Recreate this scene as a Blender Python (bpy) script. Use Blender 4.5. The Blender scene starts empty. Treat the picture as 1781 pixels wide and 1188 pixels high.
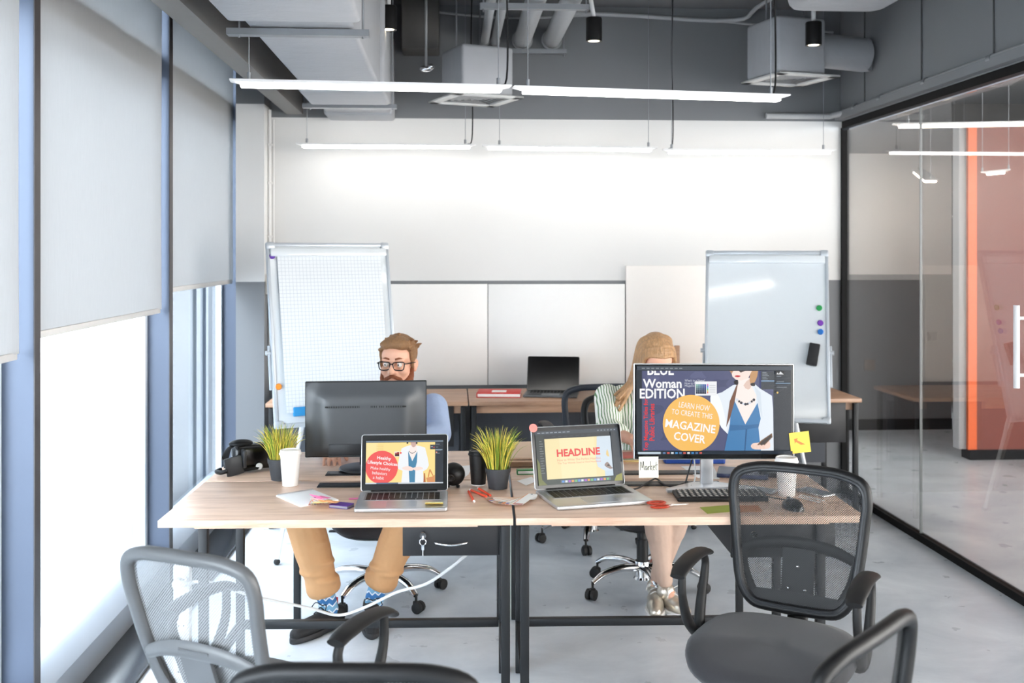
import bpy, bmesh, math, random
from mathutils import Vector, Matrix, Euler, noise
random.seed(7)
S = bpy.context.scene
COL = S.collection
PI = math.pi

# ------------------------------------------------------------------ camera
FPX, EYE, YAW = 1800.0, 1.65, math.atan(105.5 / 1800.0)
cam_data = bpy.data.cameras.new('camera')
cam = bpy.data.objects.new('camera', cam_data)
COL.objects.link(cam)
cam.location = (0, 0, EYE)
cam.rotation_euler = (PI / 2, 0, -YAW)
cam_data.sensor_width = 36
cam_data.lens = 36 * FPX / 1781
cam_data.shift_y = -156 / 1781
cam_data.clip_start = 0.05
cam_data.clip_end = 200
cam_data.dof.use_dof = True
cam_data.dof.focus_distance = 3.85
cam_data.dof.aperture_fstop = 3.6
S.camera = cam

# ------------------------------------------------------------------ daylight and exposure
EXPO = 1.55
WORLD = 7.2
SCREEN = 1.02 / 2 ** EXPO            # emission of a white screen pixel
S.view_settings.view_transform = 'Standard'
S.view_settings.look = 'None'
S.view_settings.gamma = 1
S.view_settings.use_curve_mapping = False
S.view_settings.exposure = EXPO
w = bpy.data.worlds.new('daylight')
S.world = w
w.use_nodes = True
wn = w.node_tree.nodes
bg = wn['Background']
bg.inputs[0].default_value = (0.83, 0.915, 1.0, 1)
bg.inputs[1].default_value = WORLD
S.cycles.use_denoising = True
S.cycles.max_bounces = 10
S.cycles.diffuse_bounces = 5
S.cycles.transparent_max_bounces = 24
S.cycles.sample_clamp_indirect = 8
S.cycles.caustics_reflective = False
S.cycles.caustics_refractive = False

LED = 5.2

# ------------------------------------------------------------------ helpers
_c, _s = math.cos(YAW), math.sin(YAW)
def ray(px, py):
    u = (px - 890.5) / FPX
    return Vector((_s + u * _c, _c - u * _s, (438 - py) / FPX))
def atY(px, py, Y):
    r = ray(px, py); return Vector((0, 0, EYE)) + r * (Y / r.y)
def atX(px, py, X):
    r = ray(px, py); return Vector((0, 0, EYE)) + r * (X / r.x)
def atZ(px, py, Z=0.0):
    r = ray(px, py); return Vector((0, 0, EYE)) + r * ((Z - EYE) / r.z)
TOP = 0.75
def onT(px, py, z=TOP):
    p = atZ(px, py, z)
    if z == TOP: p.z += 0.0005
    return p

def lin(c):
    return tuple(((v / 255) / 12.92 if v / 255 <= 0.04045 else (((v / 255) + 0.055) / 1.055) ** 2.4) for v in c)

MATS = {}
def mat(name, rgb, rough=0.5, metal=0.0, var=0.06, scale=30.0, bump=0.0, bscale=200.0, spec=0.5, sheen=0.0, stretch=None):
    """Principled material with a little procedural colour variation."""
    if name in MATS: return MATS[name]
    m = bpy.data.materials.new(name); m.use_nodes = True
    nt = m.node_tree; N = nt.nodes; L = nt.links
    b = N['Principled BSDF']
    col = lin(rgb)
    tc = N.new('ShaderNodeTexCoord')
    mp = N.new('ShaderNodeMapping')
    if stretch: mp.inputs['Scale'].default_value = stretch
    L.new(tc.outputs['Object'], mp.inputs['Vector'])
    nz = N.new('ShaderNodeTexNoise'); nz.inputs['Scale'].default_value = scale; nz.inputs['Detail'].default_value = 4
    L.new(mp.outputs['Vector'], nz.inputs['Vector'])
    mx = N.new('ShaderNodeMix'); mx.data_type = 'RGBA'
    mx.inputs[6].default_value = (*[v * (1 - var) for v in col], 1)
    mx.inputs[7].default_value = (*[min(1, v * (1 + var)) for v in col], 1)
    L.new(nz.outputs['Fac'], mx.inputs[0])
    L.new(mx.outputs[2], b.inputs['Base Color'])
    b.inputs['Roughness'].default_value = rough
    b.inputs['Metallic'].default_value = metal
    b.inputs['Specular IOR Level'].default_value = spec
    if sheen: b.inputs['Sheen Weight'].default_value = sheen
    if bump:
        n2 = N.new('ShaderNodeTexNoise'); n2.inputs['Scale'].default_value = bscale
        L.new(mp.outputs['Vector'], n2.inputs['Vector'])
        bp = N.new('ShaderNodeBump'); bp.inputs['Strength'].default_value = bump; bp.inputs['Distance'].default_value = 0.01
        L.new(n2.outputs['Fac'], bp.inputs['Height']); L.new(bp.outputs['Normal'], b.inputs['Normal'])
    MATS[name] = m
    return m

def emit(name, rgb, k, base=(0.8, 0.8, 0.8)):
    if name in MATS: return MATS[name]
    m = bpy.data.materials.new(name); m.use_nodes = True
    b = m.node_tree.nodes['Principled BSDF']
    b.inputs['Base Color'].default_value = (*base, 1)
    b.inputs['Emission Color'].default_value = (*lin(rgb), 1)
    b.inputs['Emission Strength'].default_value = k
    MATS[name] = m
    return m

def scr(rgb):
    """one colour of a lit display"""
    nm = 'screen_%02x%02x%02x' % tuple(rgb)
    if nm in MATS: return MATS[nm]
    m = emit(nm, rgb, SCREEN, (0.004, 0.004, 0.004))
    m.node_tree.nodes['Principled BSDF'].inputs['Roughness'].default_value = 0.25
    m.node_tree.nodes['Principled BSDF'].inputs['Specular IOR Level'].default_value = 0.3
    return m

def glass_mat(name, tint=(1, 1, 1), ior=1.5, boost=1.0):
    if name in MATS: return MATS[name]
    m = bpy.data.materials.new(name); m.use_nodes = True
    nt = m.node_tree; N = nt.nodes; L = nt.links
    N.remove(N['Principled BSDF'])
    out = N['Material Output']
    tr = N.new('ShaderNodeBsdfTransparent'); tr.inputs[0].default_value = (*tint, 1)
    gl = N.new('ShaderNodeBsdfGlossy'); gl.inputs['Roughness'].default_value = 0.0
    fr = N.new('ShaderNodeFresnel')
    ge = N.new('ShaderNodeNewGeometry'); mr = N.new('ShaderNodeMapRange')       # same reflectance on both faces of the pane
    mr.inputs['To Min'].default_value = ior; mr.inputs['To Max'].default_value = 1 / ior
    L.new(ge.outputs['Backfacing'], mr.inputs['Value']); L.new(mr.outputs[0], fr.inputs[0])
    mu = N.new('ShaderNodeMath'); mu.operation = 'MULTIPLY'; mu.use_clamp = True; mu.inputs[1].default_value = boost
    mx = N.new('ShaderNodeMixShader')
    L.new(fr.outputs[0], mu.inputs[0]); L.new(mu.outputs[0], mx.inputs[0])
    L.new(tr.outputs[0], mx.inputs[1]); L.new(gl.outputs[0], mx.inputs[2])
    L.new(mx.outputs[0], out.inputs[0])
    MATS[name] = m
    return m

def wood_mat(name, c1, c2, rough=0.38, axis='X'):
    m = bpy.data.materials.new(name); m.use_nodes = True
    nt = m.node_tree; N = nt.nodes; L = nt.links
    b = N['Principled BSDF']
    tc = N.new('ShaderNodeTexCoord'); mp = N.new('ShaderNodeMapping')
    mp.inputs['Scale'].default_value = (0.9, 9, 9) if axis == 'X' else (9, 0.9, 9)
    L.new(tc.outputs['Object'], mp.inputs['Vector'])
    n1 = N.new('ShaderNodeTexNoise'); n1.inputs['Scale'].default_value = 2.2; n1.inputs['Detail'].default_value = 8; n1.inputs['Roughness'].default_value = 0.65; n1.inputs['Distortion'].default_value = 0.6
    n2 = N.new('ShaderNodeTexNoise'); n2.inputs['Scale'].default_value = 12; n2.inputs['Detail'].default_value = 5
    L.new(mp.outputs['Vector'], n1.inputs['Vector']); L.new(mp.outputs['Vector'], n2.inputs['Vector'])
    ad = N.new('ShaderNodeMath'); ad.operation = 'MULTIPLY_ADD'; ad.inputs[1].default_value = 0.35
    L.new(n2.outputs['Fac'], ad.inputs[0]); L.new(n1.outputs['Fac'], ad.inputs[2])
    cr = N.new('ShaderNodeValToRGB')
    cr.color_ramp.elements[0].position = 0.42; cr.color_ramp.elements[0].color = (*lin(c2), 1)
    cr.color_ramp.elements[1].position = 0.78; cr.color_ramp.elements[1].color = (*lin(c1), 1)
    L.new(ad.outputs[0], cr.inputs[0]); L.new(cr.outputs[0], b.inputs['Base Color'])
    b.inputs['Roughness'].default_value = rough
    MATS[name] = m
    return m

def concrete_mat(name):
    m = bpy.data.materials.new(name); m.use_nodes = True
    nt = m.node_tree; N = nt.nodes; L = nt.links
    b = N['Principled BSDF']
    tc = N.new('ShaderNodeTexCoord')
    mp = N.new('ShaderNodeMapping'); mp.inputs['Scale'].default_value = (1.0, 1.2, 1)
    L.new(tc.outputs['Object'], mp.inputs['Vector'])
    n1 = N.new('ShaderNodeTexNoise'); n1.inputs['Scale'].default_value = 1.8; n1.inputs['Detail'].default_value = 9; n1.inputs['Roughness'].default_value = 0.62; n1.inputs['Distortion'].default_value = 0.4
    L.new(mp.outputs['Vector'], n1.inputs['Vector'])
    cr = N.new('ShaderNodeValToRGB')
    cr.color_ramp.elements[0].position = 0.3; cr.color_ramp.elements[0].color = (*lin((184, 193, 203)), 1)
    cr.color_ramp.elements[1].position = 0.68; cr.color_ramp.elements[1].color = (*lin((226, 233, 240)), 1)
    L.new(n1.outputs['Fac'], cr.inputs[0]); L.new(cr.outputs[0], b.inputs['Base Color'])
    n3 = N.new('ShaderNodeTexNoise'); n3.inputs['Scale'].default_value = 7; n3.inputs['Detail'].default_value = 5
    L.new(tc.outputs['Object'], n3.inputs['Vector'])
    mr = N.new('ShaderNodeMapRange'); mr.inputs['To Min'].default_value = 0.2; mr.inputs['To Max'].default_value = 0.42
    L.new(n3.outputs['Fac'], mr.inputs['Value']); L.new(mr.outputs[0], b.inputs['Roughness'])
    MATS[name] = m
    return m

def netting_mat(name, rgb, period=0.0036, thr=0.0):
    """woven net of chair backs: rows of staggered holes"""
    m = bpy.data.materials.new(name); m.use_nodes = True
    nt = m.node_tree; N = nt.nodes; L = nt.links
    b = N['Principled BSDF']; out = N['Material Output']
    b.inputs['Base Color'].default_value = (*lin(rgb), 1); b.inputs['Roughness'].default_value = 0.6
    tc = N.new('ShaderNodeTexCoord'); sp = N.new('ShaderNodeSeparateXYZ'); L.new(tc.outputs['Object'], sp.inputs[0])
    def wv(o, k):
        a = N.new('ShaderNodeMath'); a.operation = 'MULTIPLY'; a.inputs[1].default_value = k; L.new(o, a.inputs[0])
        s_ = N.new('ShaderNodeMath'); s_.operation = 'SINE'; L.new(a.outputs[0], s_.inputs[0]); return s_.outputs[0]
    p = N.new('ShaderNodeMath'); p.operation = 'MULTIPLY'
    L.new(wv(sp.outputs['X'], PI / period), p.inputs[0]); L.new(wv(sp.outputs['Z'], PI / period), p.inputs[1])
    gt = N.new('ShaderNodeMath'); gt.operation = 'GREATER_THAN'; gt.inputs[1].default_value = thr
    L.new(p.outputs[0], gt.inputs[0])
    tr = N.new('ShaderNodeBsdfTransparent'); mx = N.new('ShaderNodeMixShader')
    L.new(gt.outputs[0], mx.inputs[0]); L.new(b.outputs[0], mx.inputs[1]); L.new(tr.outputs[0], mx.inputs[2])
    L.new(mx.outputs[0], out.inputs[0])
    MATS[name] = m
    return m

def stripe_mat(name, c1, c2, period, width=0.3, rough=0.8):
    m = bpy.data.materials.new(name); m.use_nodes = True
    nt = m.node_tree; N = nt.nodes; L = nt.links
    b = N['Principled BSDF']; b.inputs['Roughness'].default_value = rough
    tc = N.new('ShaderNodeTexCoord'); sp = N.new('ShaderNodeSeparateXYZ'); L.new(tc.outputs['Object'], sp.inputs[0])
    nz = N.new('ShaderNodeTexNoise'); nz.inputs['Scale'].default_value = 9; L.new(tc.outputs['Object'], nz.inputs['Vector'])
    ad = N.new('ShaderNodeMath'); ad.operation = 'MULTIPLY_ADD'; ad.inputs[1].default_value = 0.03
    L.new(nz.outputs['Fac'], ad.inputs[0]); L.new(sp.outputs['X'], ad.inputs[2])
    a = N.new('ShaderNodeMath'); a.operation = 'MULTIPLY'; a.inputs[1].default_value = 1 / period; L.new(ad.outputs[0], a.inputs[0])
    f = N.new('ShaderNodeMath'); f.operation = 'FRACT'; L.new(a.outputs[0], f.inputs[0])
    g = N.new('ShaderNodeMath'); g.operation = 'LESS_THAN'; g.inputs[1].default_value = width; L.new(f.outputs[0], g.inputs[0])
    mx = N.new('ShaderNodeMix'); mx.data_type = 'RGBA'; mx.inputs[6].default_value = (*lin(c1), 1); mx.inputs[7].default_value = (*lin(c2), 1)
    L.new(g.outputs[0], mx.inputs[0]); L.new(mx.outputs[2], b.inputs['Base Color'])
    MATS[name] = m
    return m

def zigzag_mat(name, cols):
    m = bpy.data.materials.new(name); m.use_nodes = True
    nt = m.node_tree; N = nt.nodes; L = nt.links
    b = N['Principled BSDF']; b.inputs['Roughness'].default_value = 0.9
    tc = N.new('ShaderNodeTexCoord'); sp = N.new('ShaderNodeSeparateXYZ'); L.new(tc.outputs['Object'], sp.inputs[0])
    pp = N.new('ShaderNodeMath'); pp.operation = 'PINGPONG'; pp.inputs[1].default_value = 0.014; L.new(sp.outputs['X'], pp.inputs[0])
    ad = N.new('ShaderNodeMath'); ad.operation = 'ADD'; L.new(pp.outputs[0], ad.inputs[0]); L.new(sp.outputs['Z'], ad.inputs[1])
    a = N.new('ShaderNodeMath'); a.operation = 'MULTIPLY'; a.inputs[1].default_value = 17; L.new(ad.outputs[0], a.inputs[0])
    f = N.new('ShaderNodeMath'); f.operation = 'FRACT'; L.new(a.outputs[0], f.inputs[0])
    cr = N.new('ShaderNodeValToRGB'); cr.color_ramp.interpolation = 'CONSTANT'
    e = cr.color_ramp.elements
    e[0].position = 0; e[0].color = (*lin(cols[0]), 1); e[1].position = 0.4; e[1].color = (*lin(cols[1]), 1)
    e2 = e.new(0.52); e2.color = (*lin(cols[2]), 1); e3 = e.new(0.88); e3.color = (*lin(cols[1]), 1)
    L.new(f.outputs[0], cr.inputs[0]); L.new(cr.outputs[0], b.inputs['Base Color'])
    MATS[name] = m
    return m

def grid_paper_mat(name, period=0.02):
    m = bpy.data.materials.new(name); m.use_nodes = True
    nt = m.node_tree; N = nt.nodes; L = nt.links
    b = N['Principled BSDF']; b.inputs['Roughness'].default_value = 0.7
    tc = N.new('ShaderNodeTexCoord'); sp = N.new('ShaderNodeSeparateXYZ'); L.new(tc.outputs['Object'], sp.inputs[0])
    def ln(o):
        a = N.new('ShaderNodeMath'); a.operation = 'MULTIPLY'; a.inputs[1].default_value = 1 / period; L.new(o, a.inputs[0])
        f = N.new('ShaderNodeMath'); f.operation = 'FRACT'; L.new(a.outputs[0], f.inputs[0])
        g = N.new('ShaderNodeMath'); g.operation = 'LESS_THAN'; g.inputs[1].default_value = 0.1; L.new(f.outputs[0], g.inputs[0]); return g.outputs[0]
    mxm = N.new('ShaderNodeMath'); mxm.operation = 'MAXIMUM'
    L.new(ln(sp.outputs['X']), mxm.inputs[0]); L.new(ln(sp.outputs['Z']), mxm.inputs[1])
    mx = N.new('ShaderNodeMix'); mx.data_type = 'RGBA'; mx.inputs[6].default_value = (*lin((222, 226, 229)), 1); mx.inputs[7].default_value = (*lin((190, 197, 204)), 1)
    L.new(mxm.outputs[0], mx.inputs[0]); L.new(mx.outputs[2], b.inputs['Base Color'])
    MATS[name] = m
    return m

def blind_mat(name):
    m = bpy.data.materials.new(name); m.use_nodes = True
    nt = m.node_tree; N = nt.nodes; L = nt.links
    N.remove(N['Principled BSDF']); out = N['Material Output']
    tc = N.new('ShaderNodeTexCoord'); mp = N.new('ShaderNodeMapping'); mp.inputs['Scale'].default_value = (60, 60, 4)
    L.new(tc.outputs['Object'], mp.inputs['Vector'])
    nz = N.new('ShaderNodeTexNoise'); nz.inputs['Scale'].default_value = 4; L.new(mp.outputs['Vector'], nz.inputs['Vector'])
    mx = N.new('ShaderNodeMix'); mx.data_type = 'RGBA'
    mx.inputs[6].default_value = (0.54, 0.542, 0.545, 1); mx.inputs[7].default_value = (0.60, 0.602, 0.605, 1); L.new(nz.outputs['Fac'], mx.inputs[0])
    d = N.new('ShaderNodeBsdfDiffuse'); t = N.new('ShaderNodeBsdfTranslucent'); ms = N.new('ShaderNodeMixShader'); ms.inputs[0].default_value = 0.5
    L.new(mx.outputs[2], d.inputs[0]); L.new(mx.outputs[2], t.inputs[0])
    L.new(d.outputs[0], ms.inputs[1]); L.new(t.outputs[0], ms.inputs[2]); L.new(ms.outputs[0], out.inputs[0])
    MATS[name] = m
    return m

def catmull(pts, n=6, closed=False):
    P = [Vector(p) for p in pts]; out = []
    m = len(P); rng = m if closed else m - 1
    for i in range(rng):
        p1, p2 = P[i], P[(i + 1) % m]
        p0 = P[i - 1] if (closed or i > 0) else p1 * 2 - p2
        p3 = P[(i + 2) % m] if (closed or i + 2 < m) else p2 * 2 - p1
        for k in range(n):
            t = k / n
            out.append(0.5 * ((2 * p1) + (p2 - p0) * t + (2 * p0 - 5 * p1 + 4 * p2 - p3) * t * t + (3 * p1 - p0 - 3 * p2 + p3) * t ** 3))
    if not closed: out.append(P[-1])
    return out

def RZ(a): return Matrix.Rotation(a, 4, 'Z')
def RX(a): return Matrix.Rotation(a, 4, 'X')
def RY(a): return Matrix.Rotation(a, 4, 'Y')
def TR(*v): return Matrix.Translation(Vector(v[0]) if len(v) == 1 else Vector(v))

class MB:
    """collects shapes into one mesh"""
    def __init__(self): self.bm = bmesh.new()
    def merge(self, b2, M=None, mi=0):
        vm = {}
        for v in b2.verts: vm[v] = self.bm.verts.new(M @ v.co if M else v.co)
        for f in b2.faces:
            try:
                nf = self.bm.faces.new([vm[v] for v in f.verts]); nf.material_index = mi
            except ValueError: pass
        b2.free(); return self
    def box(self, c, size, M=None, bevel=0.0, mi=0, seg=2):
        b = bmesh.new(); bmesh.ops.create_cube(b, size=1)
        for v in b.verts: v.co = Vector((v.co.x * size[0] + c[0], v.co.y * size[1] + c[1], v.co.z * size[2] + c[2]))
        if bevel: bmesh.ops.bevel(b, geom=list(b.edges), offset=bevel, segments=seg, affect='EDGES', profile=0.5)
        return self.merge(b, M, mi)
    def rbox(self, c, size, r, bevel=0.0, M=None, mi=0, n=6):
        """slab with rounded corners in plan (xy), optional edge bevel"""
        hx, hy = size[0] / 2 - r, size[1] / 2 - r
        pts = []
        for cx, cy, a0 in ((hx, hy, 0), (-hx, hy, 90), (-hx, -hy, 180), (hx, -hy, 270)):
            for k in range(n + 1):
                a = math.radians(a0 + 90 * k / n); pts.append((c[0] + cx + r * math.cos(a), c[1] + cy + r * math.sin(a)))
        return self.prism(pts, c[2] - size[2] / 2, c[2] + size[2] / 2, M, mi, bevel)
    def prism(self, poly, z0, z1, M=None, mi=0, bevel=0.0):
        b = bmesh.new()
        lo = [b.verts.new((p[0], p[1], z0)) for p in poly]; hi = [b.verts.new((p[0], p[1], z1)) for p in poly]
        n = len(poly)
        b.faces.new(lo[::-1]); ft = b.faces.new(hi)
        for i in range(n): b.faces.new((lo[i], lo[(i + 1) % n], hi[(i + 1) % n], hi[i]))
        bmesh.ops.recalc_face_normals(b, faces=list(b.faces))
        if bevel:
            ed = [e for e in b.edges if abs(e.verts[0].co.z - e.verts[1].co.z) < 1e-7]
            bmesh.ops.bevel(b, geom=ed, offset=bevel, segments=3, affect='EDGES', profile=0.5)
        return self.merge(b, M, mi)
    def cyl(self, p0, p1, r0, r1=None, seg=20, mi=0, M=None):
        r1 = r0 if r1 is None else r1
        return self.tube([p0, p1], [r0, r1], seg, mi=mi, M=M)
    def tube(self, pts, r, seg=10, closed=False, sub=0, mi=0, M=None, flat=1.0, caps=True, up=None):
        P = [Vector(p) for p in pts]
        R = list(r) if isinstance(r, (list, tuple)) else [r] * len(P)
        if sub:
            nP = catmull(P, sub, closed); k = len(nP); Rn = []
            for i in range(k):
                t = i / sub; a = int(t); f = t - a
                ra = R[a % len(R)]; rb = R[(a + 1) % len(R)] if (closed or a + 1 < len(R)) else R[-1]
                Rn.append(ra + (rb - ra) * f)
            P, R = nP, Rn
        n = len(P); b = bmesh.new(); rings = []
        def tan(i):
            if closed: return (P[(i + 1) % n] - P[i - 1]).normalized()
            if i == 0: return (P[1] - P[0]).normalized()
            if i == n - 1: return (P[-1] - P[-2]).normalized()
            return (P[i + 1] - P[i - 1]).normalized()
        t0 = tan(0)
        nrm = (Vector(up) if up else Vector((0, 0, 1)) if abs(t0.z) < 0.9 else Vector((1, 0, 0)))
        nrm = (nrm - t0 * nrm.dot(t0)).normalized()
        for i in range(n):
            t = tan(i)
            if up: nrm = Vector(up)
            nrm = nrm - t * nrm.dot(t)
            nrm = nrm.normalized() if nrm.length > 1e-6 else t.orthogonal().normalized()
            bn = t.cross(nrm)
            rings.append([b.verts.new(P[i] + (nrm * math.sin(2 * PI * k / seg) * flat + bn * math.cos(2 * PI * k / seg)) * R[i]) for k in range(seg)])
        for i in range(n if closed else n - 1):
            A, B = rings[i], rings[(i + 1) % n]
            for k in range(seg): b.faces.new((A[k], A[(k + 1) % seg], B[(k + 1) % seg], B[k]))
        if not closed and caps:
            b.faces.new(rings[0][::-1]); b.faces.new(rings[-1])
        bmesh.ops.recalc_face_normals(b, faces=list(b.faces))
        return self.merge(b, M, mi)
    def lathe(self, prof, seg=28, M=None, mi=0):
        b = bmesh.new(); rings = []
        for r, z in prof:
            if r < 1e-6: rings.append([b.verts.new((0, 0, z))])
            else: rings.append([b.verts.new((r * math.cos(2 * PI * k / seg), r * math.sin(2 * PI * k / seg), z)) for k in range(seg)])
        for A, B in zip(rings, rings[1:]):
            for k in range(seg):
                k2 = (k + 1) % seg
                if len(A) == 1 and len(B) == 1: continue
                if len(A) == 1: b.faces.new((A[0], B[k], B[k2]))
                elif len(B) == 1: b.faces.new((A[k], A[k2], B[0]))
                else: b.faces.new((A[k], A[k2], B[k2], B[k]))
        if len(rings[0]) > 1: b.faces.new(rings[0][::-1])
        if len(rings[-1]) > 1: b.faces.new(rings[-1])
        bmesh.ops.recalc_face_normals(b, faces=list(b.faces))
        return self.merge(b, M, mi)
    def ell(self, c, r, M=None, mi=0, seg=20, rot=None):
        b = bmesh.new(); bmesh.ops.create_uvsphere(b, u_segments=seg, v_segments=max(8, seg * 2 // 3), radius=1)
        for v in b.verts:
            q = Vector((v.co.x * r[0], v.co.y * r[1], v.co.z * r[2]))
            if rot: q = rot @ q
            v.co = q + Vector(c)
        return self.merge(b, M, mi)
    def capsule(self, p0, r0, p1, r1, seg=14, mi=0):
        p0, p1 = Vector(p0), Vector(p1); d = (p1 - p0); L = d.length
        if L < 1e-6: return self.ell(p0, (r0,) * 3)
        d.normalize(); P = []; R = []
        for k in range(1, 6):
            a = PI / 2 * (1 - k / 5); P.append(p0 - d * r0 * math.sin(a)); R.append(max(r0 * math.cos(a), r0 * 0.05))
        P[-1] = p0; R[-1] = r0
        P.append(p1); R.append(r1)
        for k in range(1, 5):
            a = PI / 2 * k / 5; P.append(p1 + d * r1 * math.sin(a)); R.append(r1 * math.cos(a))
        return self.tube(P, R, seg, mi=mi)
    def sheet(self, rows, th=0.001, mi=0, M=None):
        """thin solid from a grid of points"""
        b = bmesh.new(); nr, nc = len(rows), len(rows[0])
        V = [[Vector(p) for p in r] for r in rows]
        nm = (V[0][1] - V[0][0]).cross(V[1][0] - V[0][0]).normalized() * th
        A = [[b.verts.new(p) for p in r] for r in V]; B = [[b.verts.new(p - nm) for p in r] for r in V]
        for i in range(nr - 1):
            for j in range(nc - 1):
                b.faces.new((A[i][j], A[i][j + 1], A[i + 1][j + 1], A[i + 1][j])); b.faces.new((B[i][j], B[i + 1][j], B[i + 1][j + 1], B[i][j + 1]))
        def side(a, c): 
            for k in range(len(a) - 1): b.faces.new((a[k], c[k], c[k + 1], a[k + 1]))
        side(A[0], B[0]); side(A[-1][::-1], B[-1][::-1])
        side([r[0] for r in A][::-1], [r[0] for r in B][::-1]); side([r[-1] for r in A], [r[-1] for r in B])
        bmesh.ops.recalc_face_normals(b, faces=list(b.faces))
        return self.merge(b, M, mi)
    def face(self, pts, mi=0, M=None):
        vs = [self.bm.verts.new(M @ Vector(p) if M else Vector(p)) for p in pts]
        f = self.bm.faces.new(vs); f.material_index = mi; return self
    def build(self, name, mats, parent=None, M=None, smooth=True, angle=40):
        me = bpy.data.meshes.new(name); self.bm.to_mesh(me); self.bm.free()
        if not isinstance(mats, (list, tuple)): mats = [mats]
        for m in mats: me.materials.append(m)
        if smooth:
            for p in me.polygons: p.use_smooth = True
            me.set_sharp_from_angle(angle=math.radians(angle))
        o = bpy.data.objects.new(name, me); COL.objects.link(o)
        if M: o.matrix_world = M
        if parent: o.parent = parent
        return o

def thing(name, label, cat, loc=(0, 0, 0), rz=0.0, group=None):
    o = bpy.data.objects.new(name, None); COL.objects.link(o)
    o.empty_display_size = 0.05
    o.location = loc; o.rotation_euler = (0, 0, rz)
    return tag(o, label, cat, group)
def tag(o, label, cat, group=None):
    o['label'] = label; o['category'] = cat
    if group: o['group'] = group
    return o
def struct(o):
    o['kind'] = 'structure'; return o
def copy_tree(o, parent=None):
    c = o.copy(); COL.objects.link(c); c.parent = parent
    for ch in list(o.children): copy_tree(ch, c)
    return c

def recenter(o):
    """move a world-built mesh's origin to its base centre"""
    me = o.data
    xs = [v.co for v in me.vertices]
    c = Vector(((min(v.x for v in xs) + max(v.x for v in xs)) / 2, (min(v.y for v in xs) + max(v.y for v in xs)) / 2, min(v.z for v in xs)))
    me.transform(Matrix.Translation(-c)); o.location = c
    return o

def text_bm(s, bold=0.0, res=2):
    cu = bpy.data.curves.new('txt', 'FONT'); cu.body = s; cu.size = 1; cu.resolution_u = res; cu.offset = bold
    ob = bpy.data.objects.new('txt', cu); COL.objects.link(ob)
    dg = bpy.context.evaluated_depsgraph_get(); dg.update()
    me = bpy.data.meshes.new_from_object(ob.evaluated_get(dg))
    b = bmesh.new(); b.from_mesh(me)
    bpy.data.objects.remove(ob); bpy.data.curves.remove(cu); bpy.data.meshes.remove(me)
    return b

class Pic:
    """what a display or a printed card shows: flat layers, u to the right, v up, from the lower-left corner, in units of its width/height"""
    def __init__(self, W, Hh, matf=scr, step=0.00012):
        self.W, self.H = W, Hh; self.mb = MB(); self.mats = []; self.idx = {}; self.z = 0.0; self.matf = matf; self.step = step
    def mi(self, rgb):
        if rgb not in self.idx: self.idx[rgb] = len(self.mats); self.mats.append(self.matf(rgb))
        return self.idx[rgb]
    def put(self, b, rgb, clip=(0, 0, 1, 1)):
        self.z += self.step
        x0, y0, x1, y1 = clip[0] * self.W, clip[1] * self.H, clip[2] * self.W, clip[3] * self.H
        for co, no in (((x0, 0, 0), (-1, 0, 0)), ((x1, 0, 0), (1, 0, 0)), ((0, y0, 0), (0, -1, 0)), ((0, y1, 0), (0, 1, 0))):
            bmesh.ops.bisect_plane(b, geom=list(b.verts) + list(b.edges) + list(b.faces), plane_co=co, plane_no=no, clear_outer=True)
        for v in b.verts: v.co.z = self.z
        self.mb.merge(b, None, self.mi(rgb))
    def poly(self, pts, rgb, smooth=0, clip=(0, 0, 1, 1)):
        if smooth: pts = [(p.x, p.y) for p in catmull([(x, y, 0) for x, y in pts], smooth, True)]
        b = bmesh.new(); b.faces.new([b.verts.new((x * self.W, y * self.H, 0)) for x, y in pts])
        bmesh.ops.recalc_face_normals(b, faces=list(b.faces))
        if b.faces and list(b.faces)[0].normal.z < 0: bmesh.ops.reverse_faces(b, faces=list(b.faces))
        bmesh.ops.triangulate(b, faces=list(b.faces))
        self.put(b, rgb, clip); return self
    def rect(self, x0, y0, x1, y1, rgb): return self.poly([(x0, y0), (x1, y0), (x1, y1), (x0, y1)], rgb)
    def disc(self, cx, cy, r, rgb, clip=(0, 0, 1, 1), n=48, ry=None):
        rr = r * self.W / self.H if ry is None else ry
        return self.poly([(cx + r * math.cos(2 * PI * k / n), cy + rr * math.sin(2 * PI * k / n)) for k in range(n)], rgb, 0, clip)
    def text(self, s, cx, cy, w, h, rgb, bold=0.0, rot=0.0, clip=(0, 0, 1, 1), shear=0.0):
        b = text_bm(s, bold)
        xs = [v.co.x for v in b.verts]; ys = [v.co.y for v in b.verts]
        x0, x1, y0, y1 = min(xs), max(xs), min(ys), max(ys)
        ca, sa = math.cos(rot), math.sin(rot)
        for v in b.verts:
            x = ((v.co.x - x0) / (x1 - x0) - 0.5) * w * self.W; y = ((v.co.y - y0) / (y1 - y0) - 0.5) * h * self.H
            x += shear * y
            v.co.x = cx * self.W + x * ca - y * sa; v.co.y = cy * self.H + x * sa + y * ca
        self.put(b, rgb, clip); return self
    def build(self, name, parent, M):
        o = self.mb.build(name, self.mats, parent, None, smooth=False)
        o.matrix_local = M
        return o

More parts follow.
